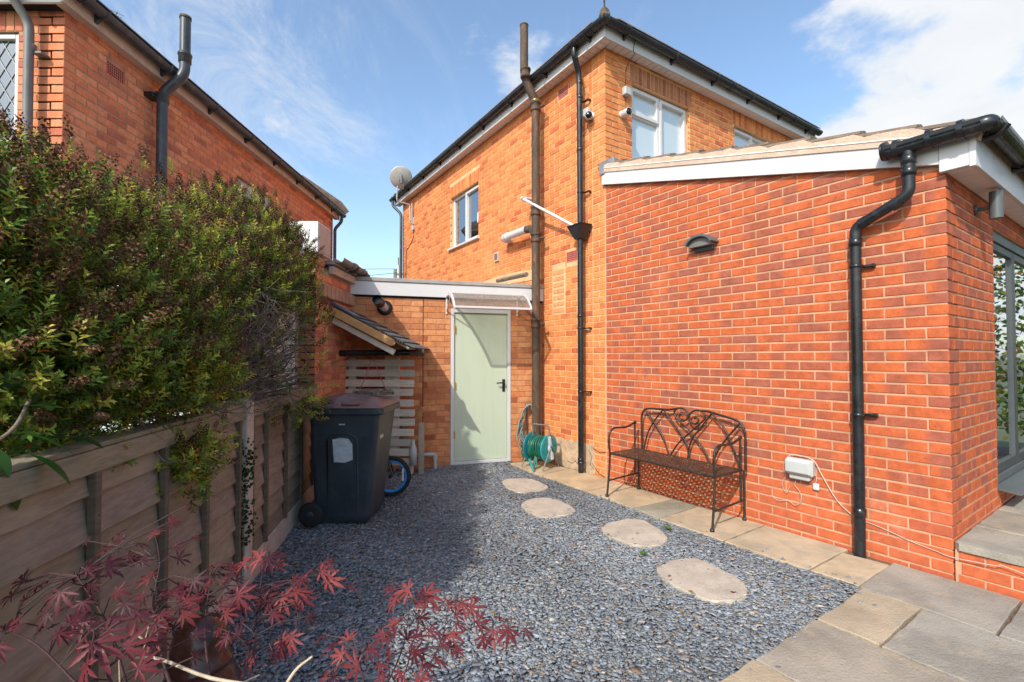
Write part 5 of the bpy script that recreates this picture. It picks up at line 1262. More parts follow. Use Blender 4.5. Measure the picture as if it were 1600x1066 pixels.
# pressed metal seat with rows of slots
m = MB(FE); SZ = .435
m.tube([(UL, .51, SZ - .006), (UR, .51, SZ - .006)], .010, 8); m.tube([(UL, .095, SZ - .006), (UR, .095, SZ - .006)], .009, 8); m.tube([(UL, .51, SZ - .006), (UL, .095, SZ - .006)], .009, 8); m.tube([(UR, .51, SZ - .006), (UR, .095, SZ - .006)], .009, 8)
m.build('seat_frame', M['bench'], be)
m = MB(FE); nu, nv = 60, 20; du = (UL - UR) / nu; dv = .41 / nv; vs = []; fs = []; rr = random.Random(1)
def sv(i, j): return (UR + i * du, .10 + j * dv, SZ + .004 + .0015 * math.sin(i * 2.1 + j * 3.3))
grid = {}
def gv(i, j):
    if (i, j) not in grid: grid[(i, j)] = len(vs); vs.append(sv(i, j))
    return grid[(i, j)]
for i in range(nu):
    for j in range(nv):
        hole = i % 2 == 0 and j % 2 == (i // 2) % 2 and 0 < j < nv - 1
        if hole and 1 < i < nu - 2: continue
        fs.append((gv(i, j), gv(i + 1, j), gv(i + 1, j + 1), gv(i, j + 1)))
m.raw(vs, fs); me, o_ = m.mesh('seat', M['seat'], None, False); so = link('seat', me, o_, be)
md = so.modifiers.new('thickness', 'SOLIDIFY'); md.thickness = .003
# back
m = MB(FE); bb = lambda pts: [(u, .068, z) for u, z in pts]
def tubeb(m, pts, r_=.0085, n=6, cv=True): m.tube(sm_curve(bb(pts), n) if cv else bb(pts), r_, 8)
B0, B1 = 2.435, 1.31
tubeb(m, [(B0, .42), (B0, .60), (B0, .76), (B0 - .03, .835), (B0 - .09, .862), (B0 - .25, .872), (2.10, .874), (1.985, .897)], T)
tubeb(m, [(B1, .42), (B1, .60), (B1, .74), (B1 + .03, .815), (B1 + .09, .850), (B1 + .25, .880), (1.66, .898), (1.735, .895)], T)
bf = m.build('back_frame', M['bench'], be)
m = MB(FE)
tubeb(m, [(2.41, .42), (2.35, .62), (2.24, .78), (2.16, .87)]); tubeb(m, [(2.38, .84), (2.28, .74), (2.17, .60), (2.09, .42)])
tubeb(m, [(2.16, .87), (2.03, .74), (1.90, .58), (1.86, .42)]); tubeb(m, [(1.34, .42), (1.40, .62), (1.46, .76), (1.56, .88)]) if False else None
tubeb(m, [(1.36, .82), (1.46, .70), (1.56, .56), (1.62, .42)]); tubeb(m, [(1.62, .885), (1.50, .76), (1.42, .60), (1.35, .42)])
tubeb(m, [(1.62, .885), (1.72, .76), (1.84, .60), (1.88, .42)])
tubeb(m, [(2.08, .42), (1.98, .56), (1.85, .68), (1.74, .78), (1.69, .83)])
tubeb(m, [(1.64, .42), (1.72, .56), (1.86, .70), (1.98, .78), (2.03, .84)])
m.build('back_lattice', M['bench'], be)
for P in ([(2.03, .84), (2.015, .88), (1.965, .902), (1.905, .893), (1.872, .85), (1.883, .805), (1.925, .782), (1.962, .797), (1.968, .828), (1.945, .842), (1.928, .828)],
          [(1.69, .83), (1.698, .872), (1.745, .898), (1.81, .888), (1.855, .845), (1.850, .795), (1.812, .768), (1.773, .780), (1.762, .812), (1.785, .828), (1.803, .815)]):
    m = MB(FE); m.tube(sm_curve(bb(P), 5), .009, 8); m.build('scroll', M['bench'], be)

# ------------------------------------------------------------------ fittings on the extension
wl = thing('wall_light', FE(1.725, 0, 2.5), 'dark curved eyelid wall light above the bench', 'wall light')
m = MB(FE); arc = [(1.72 + .15 * math.cos(a), 2.44 + .105 * math.sin(a)) for a in np.linspace(R(12), R(168), 18)]; inn = [(1.72 + .128 * math.cos(a), 2.44 + .083 * math.sin(a)) for a in np.linspace(R(168), R(12), 18)]
m.prism(arc + inn, 'ac', .004, .125); m.build('hood', M['anthl'], wl)
m = MB(FE); arc2 = [(1.72 + .122 * math.cos(a), 2.44 + .078 * math.sin(a)) for a in np.linspace(R(0), R(180), 18)]; m.prism(arc2, 'ac', .004, .085); m.build('lamp_glass', M['greyd'], wl)
m = MB(FE); m.box(1.62, 1.82, .003, .03, 2.40, 2.50, .005); m.build('back_plate', M['anth'], wl)
cl_ = thing('cylinder_wall_light', FF(.66, 0, 2.4), 'grey cylinder spotlight under the soffit beside the glass doors', 'wall light')
m = MB(FF); m.tube([(.66, .115, 2.375), (.66, .115, 2.565)], .036, 22); m.build('lamp_body', M['anthl'], cl_)
m = MB(FF); m.lathe([(.0, 0), (.035, .001), (.035, .02), (.0, .022)], (.66, .003, 2.46), (0, 1, 0), 16); m.tube([(.66, .02, 2.46), (.66, .09, 2.46)], .014, 10); m.build('wall_mount', M['anth'], cl_)
sb = thing('outdoor_socket', FE(.885, 0, .45), 'grey weatherproof socket box on the wall right of the bench', 'socket box')
m = MB(FE); m.box(.785, .985, .004, .065, .47, .60, .012); m.box(.81, .96, .004, .06, .435, .475, .008); m.build('box_base', M['grey'], sb)
m = MB(FE); m.box(.79, .98, .065, .092, .483, .594, .014); m.box(.80, .97, .09, .100, .495, .582, .006); m.build('box_cover', M['grey'], sb)
m = MB(FE); m.box(.758, .800, .004, .03, .375, .425, .006); m.tube([(.78, .03, .40), (.78, .033, .40)], .006, 6); m.build('cable_outlet', M['white'], sb)
m = MB(FE)
m.tube(sm_curve([(.99, .02, .56), (.96, .03, .615), (.88, .02, .618), (.79, .03, .60), (.74, .015, .50), (.64, .013, .33), (.53, .013, .24), (.47, .013, .225)], 6), .0045, 6)
m.tube(sm_curve([(.47, .013, .225), (.38, .012, .21), (.2, .012, .165), (.08, .012, .145), (-.0, .02, .135), (-.2, .03, .155), (-.24, .03, .165), (-.5, .03, .12), (-.9, .03, .09)], 6), .0028, 6)
m.tube(sm_curve([(1.00, .02, .58), (1.02, .025, .50), (1.0, .02, .44), (1.03, .02, .37), (1.0, .02, .30), (.97, .02, .36)], 6), .0025, 5)
m.tube(sm_curve([(.92, .02, .435), (.93, .025, .38), (.90, .02, .34), (.885, .02, .27), (.93, .02, .22), (.99, .015, .24), (1.07, .015, .22), (1.12, .012, .25)], 6), .0025, 5)
m.tube(sm_curve([(.79, .03, .53), (.775, .02, .47), (.78, .02, .43)], 6), .003, 5); m.build('cable', M['cream'], sb)

# ------------------------------------------------------------------ fence
fn = thing('timber_fence', FF_(-.5, 0, 0), 'weathered grey brown overlap timber fence along the left side', 'fence')
def panel(s0, s1, ztop_):
    nB = 8; ex = .135
    z = .15; i = 0
    while z < ztop_ - .07:
        m = MB(FF_); k = rng.uniform(.70, 1.2); m.tone = (k, k * rng.uniform(.93, 1.0), k * rng.uniform(.86, .98)); w_ = .026
        zt = min(z + ex + .02, ztop_ - .01); n = 10; vs = []; rr = random.Random(int(s0 * 100) + i * 7)
        wob = [rr.uniform(-.007, .005) for _ in range(n + 1)]
        for q in range(n + 1):
            s = s0 + (s1 - s0) * q / n; vs += [(s, .013, z + wob[q]), (s, .013 + w_ * .5, z + wob[q]), (s, .0, zt), (s, -.008, zt)]
        fs = [(0, 1, 2, 3), (4 * n, 4 * n + 1, 4 * n + 2, 4 * n + 3)]
        for q in range(n):
            a = 4 * q; fs += [(a, a + 1, a + 5, a + 4), (a + 1, a + 2, a + 6, a + 5), (a + 2, a + 3, a + 7, a + 6), (a + 3, a, a + 4, a + 7)]
        m.raw(vs, fs); m.build('board', M['fence'], fn); z += ex; i += 1
    m = MB(FF_); m.tone = (.95, .98, .88); m.box(s0, s1, -.012, .042, ztop_ - .072, ztop_, .003); m.build('top_rail', M['fence'], fn)
    m = MB(FF_); m.tone = (.85, .88, .80); m.box(s0, s1, -.06, .035, ztop_ + .001, ztop_ + .018, .003); m.build('capping_strip', M['fence'], fn)
    m = MB(FF_); m.tone = (1.3, 1.3, 1.15); m.box(s0, s1, -.01, .03, -.03, .148, .004); m.build('gravel_board', M['conc'], fn)
panel(-3.75, -2.03, 1.105); panel(-1.89, -.165, 1.105); panel(-.05, 1.88, 1.10)
for s in (-3.3, -2.9, -2.5, -2.1, -1.86, -1.468, -1.045, -.66, -.235, -.02, .27, .75, 1.25, 1.7):
    m = MB(FF_); k = rng.uniform(.42, .58); m.tone = (k, k * .92, k * .84); m.box(s - .014, s + .014, .018, .046, .15, 1.035, .003); bt_ = m.build('batten', M['fence'], fn)
    if -2 < s < 1:
        m = MB(FF_)
        for q in range(6): m.lathe([(.0, 0), (.0035, .0005), (.003, .002)], (s + rng.uniform(-.004, .004), .0455, .22 + q * .135), (0, 1, 0), 6)
        m.build('nails', M['iron'], bt_, kind='stuff')
for s in (-1.96, -.107):
    m = MB(FF_); m.box(s - .055, s + .055, -.07, .055, -.05, 1.14, .008); m.build('post', M['conc'], fn)

# ------------------------------------------------------------------ foliage
def mesh_np(name, V, F4, C, mat, parent, label=None, kind='stuff', nsides=4, smooth=False):
    me = bpy.data.meshes.new(name); me.vertices.add(len(V)); me.vertices.foreach_set('co', np.asarray(V, np.float32).ravel())
    me.loops.add(len(F4) * nsides); me.loops.foreach_set('vertex_index', F4.ravel().astype(np.int32))
    me.polygons.add(len(F4)); me.polygons.foreach_set('loop_start', (np.arange(len(F4)) * nsides).astype(np.int32)); me.update(calc_edges=True)
    a = me.color_attributes.new('tone', 'FLOAT_COLOR', 'POINT'); c4 = np.ones((len(V), 4), np.float32); c4[:, :3] = C; a.data.foreach_set('color', c4.ravel())
    me.materials.append(mat); o = bpy.data.objects.new(name, me); col.objects.link(o)
    if parent: o.parent = parent; o.location = -WL[parent.name]
    WL[o.name] = Vector((0, 0, 0)); tag(o, label=label, kind=kind); return o
def shoot_template(rs, nl, Ls, leafL, leafW, spread):
    """a stem of nl narrow leaves along +z, length Ls -> verts (n,4,3) diamonds"""
    V = []
    for i in range(nl):
        t = (i + .5) / nl; a = i * 2.399 + rs.uniform(-.3, .3); el = R(spread) * (1 - .45 * t) ; l = leafL * (.75 + .5 * math.sin(math.pi * min(1, t + .15))) * rs.uniform(.8, 1.15); w_ = leafW * rs.uniform(.8, 1.2)
        d = np.array([math.cos(a) * math.sin(el), math.sin(a) * math.sin(el), math.cos(el)]); s = np.cross(d, [0, 0, 1.0]); s /= max(np.linalg.norm(s), 1e-6)
        n = np.cross(s, d); b = np.array([0, 0, t * Ls]); V.append([b, b + d * l * .5 + s * w_ + n * .002, b + d * l + n * (-.12 * l), b + d * l * .5 - s * w_ + n * .002])
    return np.array(V)
def basis(D, rs):
    n = len(D); up = rs.normal(size=(n, 3)); s = np.cross(D, up); s /= np.linalg.norm(s, axis=1, keepdims=True); t = np.cross(D, s); return np.stack([s, t, D], -1)
def sample_blob(rs, blob, n, shell=(.75, 1.05)):
    c, r = np.array(blob[0]), np.array(blob[1]); d = rs.normal(size=(n, 3)); d /= np.linalg.norm(d, axis=1, keepdims=True)
    lump = 1 + .13 * np.sin(d[:, 0] * 7 + c[0] * 3) * np.sin(d[:, 2] * 6 + c[1]) + .09 * np.sin(d[:, 1] * 13 + d[:, 2] * 9)
    k = rs.uniform(*shell, n) * lump; return c + d * r * k[:, None], d
def shrub(name, loc, label, blobs, nshoot, seed, leafL, leafW, cols, spikef, bare=None, spikecol=(.085, .032, .022), spike_len=.055, twigcol='bark'):
    rs = np.random.RandomState(seed); root = thing(name, loc, label, 'shrub')
    Pp, Dd, Bb = [], [], []
    tot = sum(b[2] for b in blobs)
    for b in blobs:
        p, d = sample_blob(rs, b, int(nshoot * b[2] / tot), b[3] if len(b) > 3 else (.62, 1.14)); Pp.append(p); Dd.append(d)
    P = np.concatenate(Pp); D = np.concatenate(Dd)
    fs_ = (P - np.array([FP.x, FP.y, 0])) @ np.array([dF.y, -dF.x, 0]); keep = ~((fs_ < .0) & (P[:, 2] < 1.0)); 
    keep &= ~((fs_ > -.05) & (fs_ < .1) & (P[:, 2] < 1.17) & (P[:, 2] > 1.02) & (rs.rand(len(P)) < .6))
    if bare is not None: keep &= bare(P, rs)
    P, D = P[keep], D[keep]; n = len(P)
    Dg = D * .8 + np.array([.05, -.15, .75]) + rs.normal(scale=.35, size=(n, 3)); Dg /= np.linalg.norm(Dg, axis=1, keepdims=True)
    B = basis(Dg, rs); tmpl = [shoot_template(rs, 15, .085, leafL, leafW, 68) for _ in range(6)]; Vs, Cs = [], []
    ti = rs.randint(0, 6, n); scl = rs.uniform(.7, 1.25, n)
    patchn = np.sin(P[:, 0] * 6 + 1) * np.sin(P[:, 1] * 5) * np.sin(P[:, 2] * 7)
    for k in range(6):
        I = np.where(ti == k)[0]; T_ = tmpl[k]; V = np.einsum('nij,lvj->nlvi', B[I], T_) * scl[I][:, None, None, None] + P[I][:, None, None, :]
        cbase = np.array(cols)[np.clip((rs.rand(len(I)) * len(cols) * .85 + (patchn[I] + .5) * .6).astype(int), 0, len(cols) - 1)]
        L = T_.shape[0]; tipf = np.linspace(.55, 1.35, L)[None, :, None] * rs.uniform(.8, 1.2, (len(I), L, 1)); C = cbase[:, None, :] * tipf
        au = rs.rand(len(I), L) < .03; C[au] = np.array([.42, .26, .02])
        au = rs.rand(len(I), L) < .045; C[au] = np.array([.30, .09, .02])
        Vs.append(V.reshape(-1, 3)); Cs.append(np.repeat(C.reshape(-1, 3), 4, 0))
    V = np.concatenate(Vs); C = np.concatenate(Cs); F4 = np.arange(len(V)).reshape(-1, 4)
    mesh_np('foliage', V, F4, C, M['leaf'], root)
    # spent flower spikes: small cones of seed heads
    hi = np.clip((D[:, 2] + .35), 0.1, 1); S = rs.rand(n) < spikef * hi; Ps, Ds = P[S] + Dg[S] * .085, Dg[S]; Bs = basis(Ds, rs); ns = len(Ps); Vs = []
    nb = 26; tt = np.linspace(0, 1, nb)
    for i in range(nb):
        a = i * 2.399; t = tt[i]; r0 = .0085 * (1 - .55 * t); c = np.array([math.cos(a) * r0, math.sin(a) * r0, t * spike_len])
        s = .0060 * (1 - .4 * t); q = np.array([[0, 0, -s], [math.cos(a) * s * 1.2 - math.sin(a) * s, math.sin(a) * s * 1.2 + math.cos(a) * s, 0], [0, 0, s], [math.cos(a) * s * 1.2 + math.sin(a) * s, math.sin(a) * s * 1.2 - math.cos(a) * s, 0]]); Vs.append(c + q)
    T_ = np.array(Vs); L = rs.uniform(.7, 1.5, ns); V = np.einsum('nij,lvj->nlvi', Bs, T_) * L[:, None, None, None] + Ps[:, None, None, :]
    C = np.array(spikecol)[None, None] * rs.uniform(.5, 1.9, (ns, nb, 1)) * np.where(rs.rand(ns) < .3, 1.5, 1.0)[:, None, None]; mesh_np('flower_spikes', V.reshape(-1, 3), np.arange(ns * nb * 4).reshape(-1, 4), np.repeat(C.reshape(-1, 3), 4, 0), M['spike'], root)
    return root
def branches(root, bases, tips, seed, r0=.02, name='branches', mat='bark', seg=5, jit=.08):
    rs = random.Random(seed); m = MB()
    for t in tips:
        b = rs.choice(bases); b, t = V3(b), V3(t); mid = (b + t) / 2 + Vector((rs.uniform(-jit, jit) * 2, rs.uniform(-jit, jit) * 2, rs.uniform(-.5, 1) * jit)); k = rs.uniform(.5, 1)
        m2 = (mid + t) / 2 + Vector([rs.uniform(-jit, jit) * .7 for _ in range(3)])
        P = sm_curve([b, mid, m2, t], 4); n = len(P); m.tube(P, [r0 * k * (1 - .86 * i / (n - 1)) for i in range(n)], seg, cap=False, world=True)
    return m.build(name, M[mat], root, kind='stuff', recalc=False)

blobsA = [((-2.05, 2.05, 1.62), (.60, .80, .52), 1.0), ((-1.62, 1.55, 1.38), (.30, .45, .36), .45), ((-1.50, 2.05, 1.34), (.18, .35, .18), .15), ((-1.85, 1.35, 1.72), (.40, .35, .35), .35)]
blobsB = [((-2.15, 3.05, 1.78), (.60, .70, .60), 1.0), ((-1.92, 3.45, 1.62), (.40, .55, .62), .85), ((-1.62, 3.50, 1.38), (.22, .32, .42), .40), ((-2.12, 3.85, 2.14), (.34, .80, .54), 1.7, (.25, 1.02)), ((-2.20, 4.42, 1.98), (.24, .33, .58), .55, (.2, 1.0)), ((-1.66, 2.95, 1.30), (.25, .4, .25), .12)]  # dense rear lumps added to the bush so it shades the outhouse door
blobsC = [((-1.47, 2.10, .95), (.15, .20, .16), 1.0, (.3, 1.05))]
greens = [(.07, .13, .026), (.14, .24, .04), (.27, .38, .06), (.44, .50, .08), (.58, .54, .09)]
def bareB(P, rs):
    # the middle of the bush is thin: bare twigs show there
    d = ((P[:, 0] + 1.82) / .48) ** 2 + ((P[:, 2] - 1.40) / .40) ** 2
    return ~((d < 1) & (P[:, 1] < 4.1) & (rs.rand(len(P)) < .93))
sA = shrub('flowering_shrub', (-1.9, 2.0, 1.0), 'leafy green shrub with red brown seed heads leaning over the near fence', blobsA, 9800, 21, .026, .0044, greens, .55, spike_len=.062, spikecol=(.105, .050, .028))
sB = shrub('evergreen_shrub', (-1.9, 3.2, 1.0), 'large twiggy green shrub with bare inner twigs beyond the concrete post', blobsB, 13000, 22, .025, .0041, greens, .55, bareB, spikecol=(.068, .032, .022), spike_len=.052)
sC = shrub('trailing_shrub', (-1.5, 2.3, .8), 'small bright green tuft hanging down the fence face beside the ivy post', blobsC, 300, 23, .028, .0048, greens[1:], .30)
rs = random.Random(9)
def tips(blobs, n, k0=.5, k1=1.0, seed=3):
    r_ = np.random.RandomState(seed); out = []
    for b in blobs: p, d = sample_blob(r_, b, max(4, int(n * b[2])), (k0, k1)); out += [tuple(x) for x in p]
    return [t for t in out if not ((V3(t) - Vector((FP.x, FP.y, 0))).dot(Vector((dF.y, -dF.x, 0))) < 0.04 and t[2] < 1.1)]
branches(sA, [(-2.3, 2.0, 1.12), (-2.2, 1.7, 1.15), (-2.0, 2.3, 1.15)], tips(blobsA, 90), 1, .016)
branches(sB, [(-2.3, 3.1, 1.05), (-2.2, 3.5, 1.1), (-2.1, 2.9, 1.1)], tips(blobsB, 150), 2, .017)
m = MB(); r_ = random.Random(17)                                # pale dead twigs in the thin middle of the bush
for k in range(420):
    c = Vector((-1.68 + r_.uniform(-.34, .20), 2.95 + r_.uniform(-.25, .55), 1.42 + r_.uniform(-.36, .42))); P = [c]; d = Vector((r_.uniform(-.2, 1), r_.uniform(-.6, .3), r_.uniform(-.6, .5))).normalized()
    for q in range(5): d = (d + Vector([r_.uniform(-.35, .35) for _ in range(3)]) + Vector((0, 0, -.10))).normalized(); c = c + d * r_.uniform(.03, .065); P.append(c)
    m.tube(P, [.0028, .0025, .0022, .0018, .0014, .0009], 4, cap=False, world=True)
m.build('dead_twigs', M['bark'], sB, kind='stuff', recalc=False)
branches(sC, [(-1.60, 2.15, 1.13), (-1.56, 1.95, 1.13)], tips(blobsC, 26), 4, .006)
m = MB()
for k in range(60):                                             # fine twigs lying over the fence top
    c = Vector((-1.65 + r_.uniform(-.1, .05), 1.5 + r_.uniform(0, 1.0), 1.14 + r_.uniform(0, .10))); P = [c]; d = Vector((r_.uniform(.0, .6), r_.uniform(-.2, 1), r_.uniform(-.2, .25))).normalized()
    for q in range(6): d = (d + Vector([r_.uniform(-.25, .25) for _ in range(3)]) + Vector((.02, 0, -.10))).normalized(); c = c + d * r_.uniform(.03, .07); P.append(c)
    m.tube(P, [.003, .0028, .0024, .002, .0016, .0012, .0008], 4, cap=False, world=True)
m.build('dead_twigs', M['bark'], sA, kind='stuff', recalc=False)
# large glossy leaves at the left edge
lr = thing('laurel_plant', (-1.42, 1.33, 1.0), 'broad glossy dark green leaves hanging over the fence at the left edge', 'plant')
def bigleaf(base, d, L, W, name, mat, parent, tone, up=(0, 0, 1)):
    d = V3(d).normalized(); s = d.cross(V3(up)).normalized(); n_ = s.cross(d); m = MB(); m.tone = tone; vs = []; N_ = 7
    for i in range(N_ + 1):
        t = i / N_; w_ = W * math.sin(math.pi * min(1, t * .96 + .02)) ** .8; c = V3(base) + d * L * t - n_ * (.25 * L * t * t)
        vs += [c - s * w_ + n_ * w_ * .25, c, c + s * w_ + n_ * w_ * .25]
    fs = []
    for i in range(N_): a = 3 * i; fs += [(a, a + 1, a + 4, a + 3), (a + 1, a + 2, a + 5, a + 4)]
    m.raw(vs, fs, True, True); return m.build(name, mat, parent, recalc=False)
for (b, d, L, W) in [((-1.42, 1.25, 1.20), (.4, .5, -.25), .13, .024), ((-1.40, 1.26, 1.14), (.6, .3, -.45), .12, .022), ((-1.43, 1.22, 1.10), (.5, .1, -.8), .10, .022), ((-1.45, 1.30, 1.22), (.1, .9, .05), .12, .022), ((-1.48, 1.30, 1.26), (.5, .2, .1), .10, .02), ((-1.42, 1.36, 1.17), (.2, 1, -.2), .13, .024), ((-1.44, 1.18, 1.18), (.7, -.1, -.4), .11, .023), ((-1.46, 1.28, 1.16), (.3, .8, .2), .11, .022)]:
    bigleaf((b[0] + .115, b[1], b[2]), d, L, W, 'leaf', M['leaf'], lr, (.025 + rng.random() * .02, .10 + rng.random() * .05, .018))
m = MB(); m.tube(sm_curve([(-1.55, 1.3, .95), (-1.5, 1.27, 1.1), (-1.34, 1.26, 1.2), (-1.35, 1.32, 1.28)], 5), .005, 6); m.build('stem', M['bark'], lr)
# ivy on the post
iv = thing('ivy', FF_(-.16, .06, .4), 'dark green ivy climbing the near side of the concrete fence post', 'ivy'); V = []; C = []; rs2 = np.random.RandomState(8)
for k in range(330):
    z = rs2.uniform(.30, .92); p = FF_(-.165 + rs2.normal(0, .018) - .01, rs2.uniform(-.01, .085) + rs2.normal(0, .012), z); s = rs2.uniform(.010, .022); a = rs2.uniform(0, 6.28)
    n_ = Vector((.2 + rs2.normal(0, .35), -1, .25 + rs2.normal(0, .35))).normalized(); u = n_.orthogonal().normalized(); v = n_.cross(u)
    for (x, y) in ((0, 0), (.75, .55), (1.2, 0), (.75, -.55)): V.append(tuple(p + (u * (x * math.cos(a) - y * math.sin(a)) + v * (x * math.sin(a) + y * math.cos(a))) * s))
    c = np.array([.03, .07, .018]) * rs2.uniform(.5, 1.8); C += [c] * 4
mesh_np('foliage', np.array(V), np.arange(len(V)).reshape(-1, 4), np.array(C), M['leaf'], iv)
m = MB(FF_); m.tube(sm_curve([(-.172, .02, 0), (-.175, .04, .3), (-.17, .02, .6), (-.175, .03, .92)], 5), .006, 6); m.build('stem', M['bark'], iv)

# garden hedge seen only mirrored in the glass doors
gh = thing('garden_hedge', (8.3, 4.6, 0), 'mixed green and orange garden hedge mirrored in the glass doors', 'hedge')
rs3 = np.random.RandomState(4); n = 34000; P = np.stack([rs3.uniform(6.9, 8.2, n), rs3.uniform(-3, 6.3, n), rs3.uniform(.3, 3.6, n)], -1); keep = P[:, 0] > 7.25 + .3 * np.sin(P[:, 1] * 3) * np.sin(P[:, 2] * 2.5); P = P[keep]; n = len(P)
D = rs3.normal(size=(n, 3)); D /= np.linalg.norm(D, axis=1, keepdims=True); B = basis(D, rs3); q = np.array([[0, 0, 0], [.5, .35, 0], [1, 0, 0], [.5, -.35, 0]]) * .085
V = np.einsum('nij,vj->nvi', B, q) + P[:, None, :]; cc = np.array([(.05, .12, .02), (.12, .22, .03), (.30, .33, .05), (.38, .16, .03), (.55, .52, .40)])[rs3.choice(5, n, p=[.3, .3, .2, .12, .08])]
mesh_np('foliage', V.reshape(-1, 3), np.arange(n * 4).reshape(-1, 4), np.repeat(cc, 4, 0), M['leaf'], gh)
m = MB()
for y in np.arange(-2.6, 5.6, .6): m.tube([(8.2, y, -.1), (8.25, y + .1, 2.9)], [.05, .02], 6)
m.build('trunk', M['bark'], gh, kind='stuff')
m = MB(); m.box(8.9, 8.95, -3.2, 5.8, 0, 1.7); m.build('boundary_fence', M['fence'], label="plain garden fence behind the mirrored hedge", cat='fence')

# ------------------------------------------------------------------ japanese maple
mp_ = thing('japanese_maple', (-.45, .75, 0), 'young japanese maple with deep red leaves in the near left corner', 'maple')
def mapleleaf_mesh(seed):
    r_ = random.Random(seed); m = MB(); lobes = [(0, 1.0), (34, .92), (-34, .92), (70, .72), (-70, .72), (112, .42), (-112, .42)]
    for (a, l) in lobes:
        a = R(a + r_.uniform(-5, 5)); l *= r_.uniform(.9, 1.08); d = Vector((math.cos(a), math.sin(a), 0)); s = Vector((-d.y, d.x, 0)); drop = r_.uniform(.10, .30)
        w_ = .082 * (l + .25); k = len(m.v); pts = [(0, 0, 0)]
        vs = []
        for (t, wd) in ((.0, .20), (.25, .60), (.33, .48), (.45, .98), (.52, .80), (.62, 1.0), (.70, .66), (.80, .60), (1.0, .0)):
            c = d * l * t + Vector((0, 0, -drop * l * t * t)); vs += [c + s * w_ * wd + Vector((0, 0, .03 * wd)), c, c - s * w_ * wd + Vector((0, 0, .03 * wd))]
        fs = []
        for i in range(8): b = 3 * i; fs += [(b, b + 1, b + 4, b + 3), (b + 1, b + 2, b + 5, b + 4)]
        m.raw(vs, fs, False, True)
    me = {}
    for ci, c in enumerate([(.20, .034, .044), (.125, .022, .034), (.30, .056, .055), (.075, .018, .026)]):
        m.c = [c] * len(m.v); me[ci] = m.mesh('leaf', M['maple'], Vector((0, 0, 0)), False)[0]; me[ci].polygons.foreach_set('use_smooth', [True] * len(me[ci].polygons))
    return me
MLM = [mapleleaf_mesh(i) for i in range(6)]
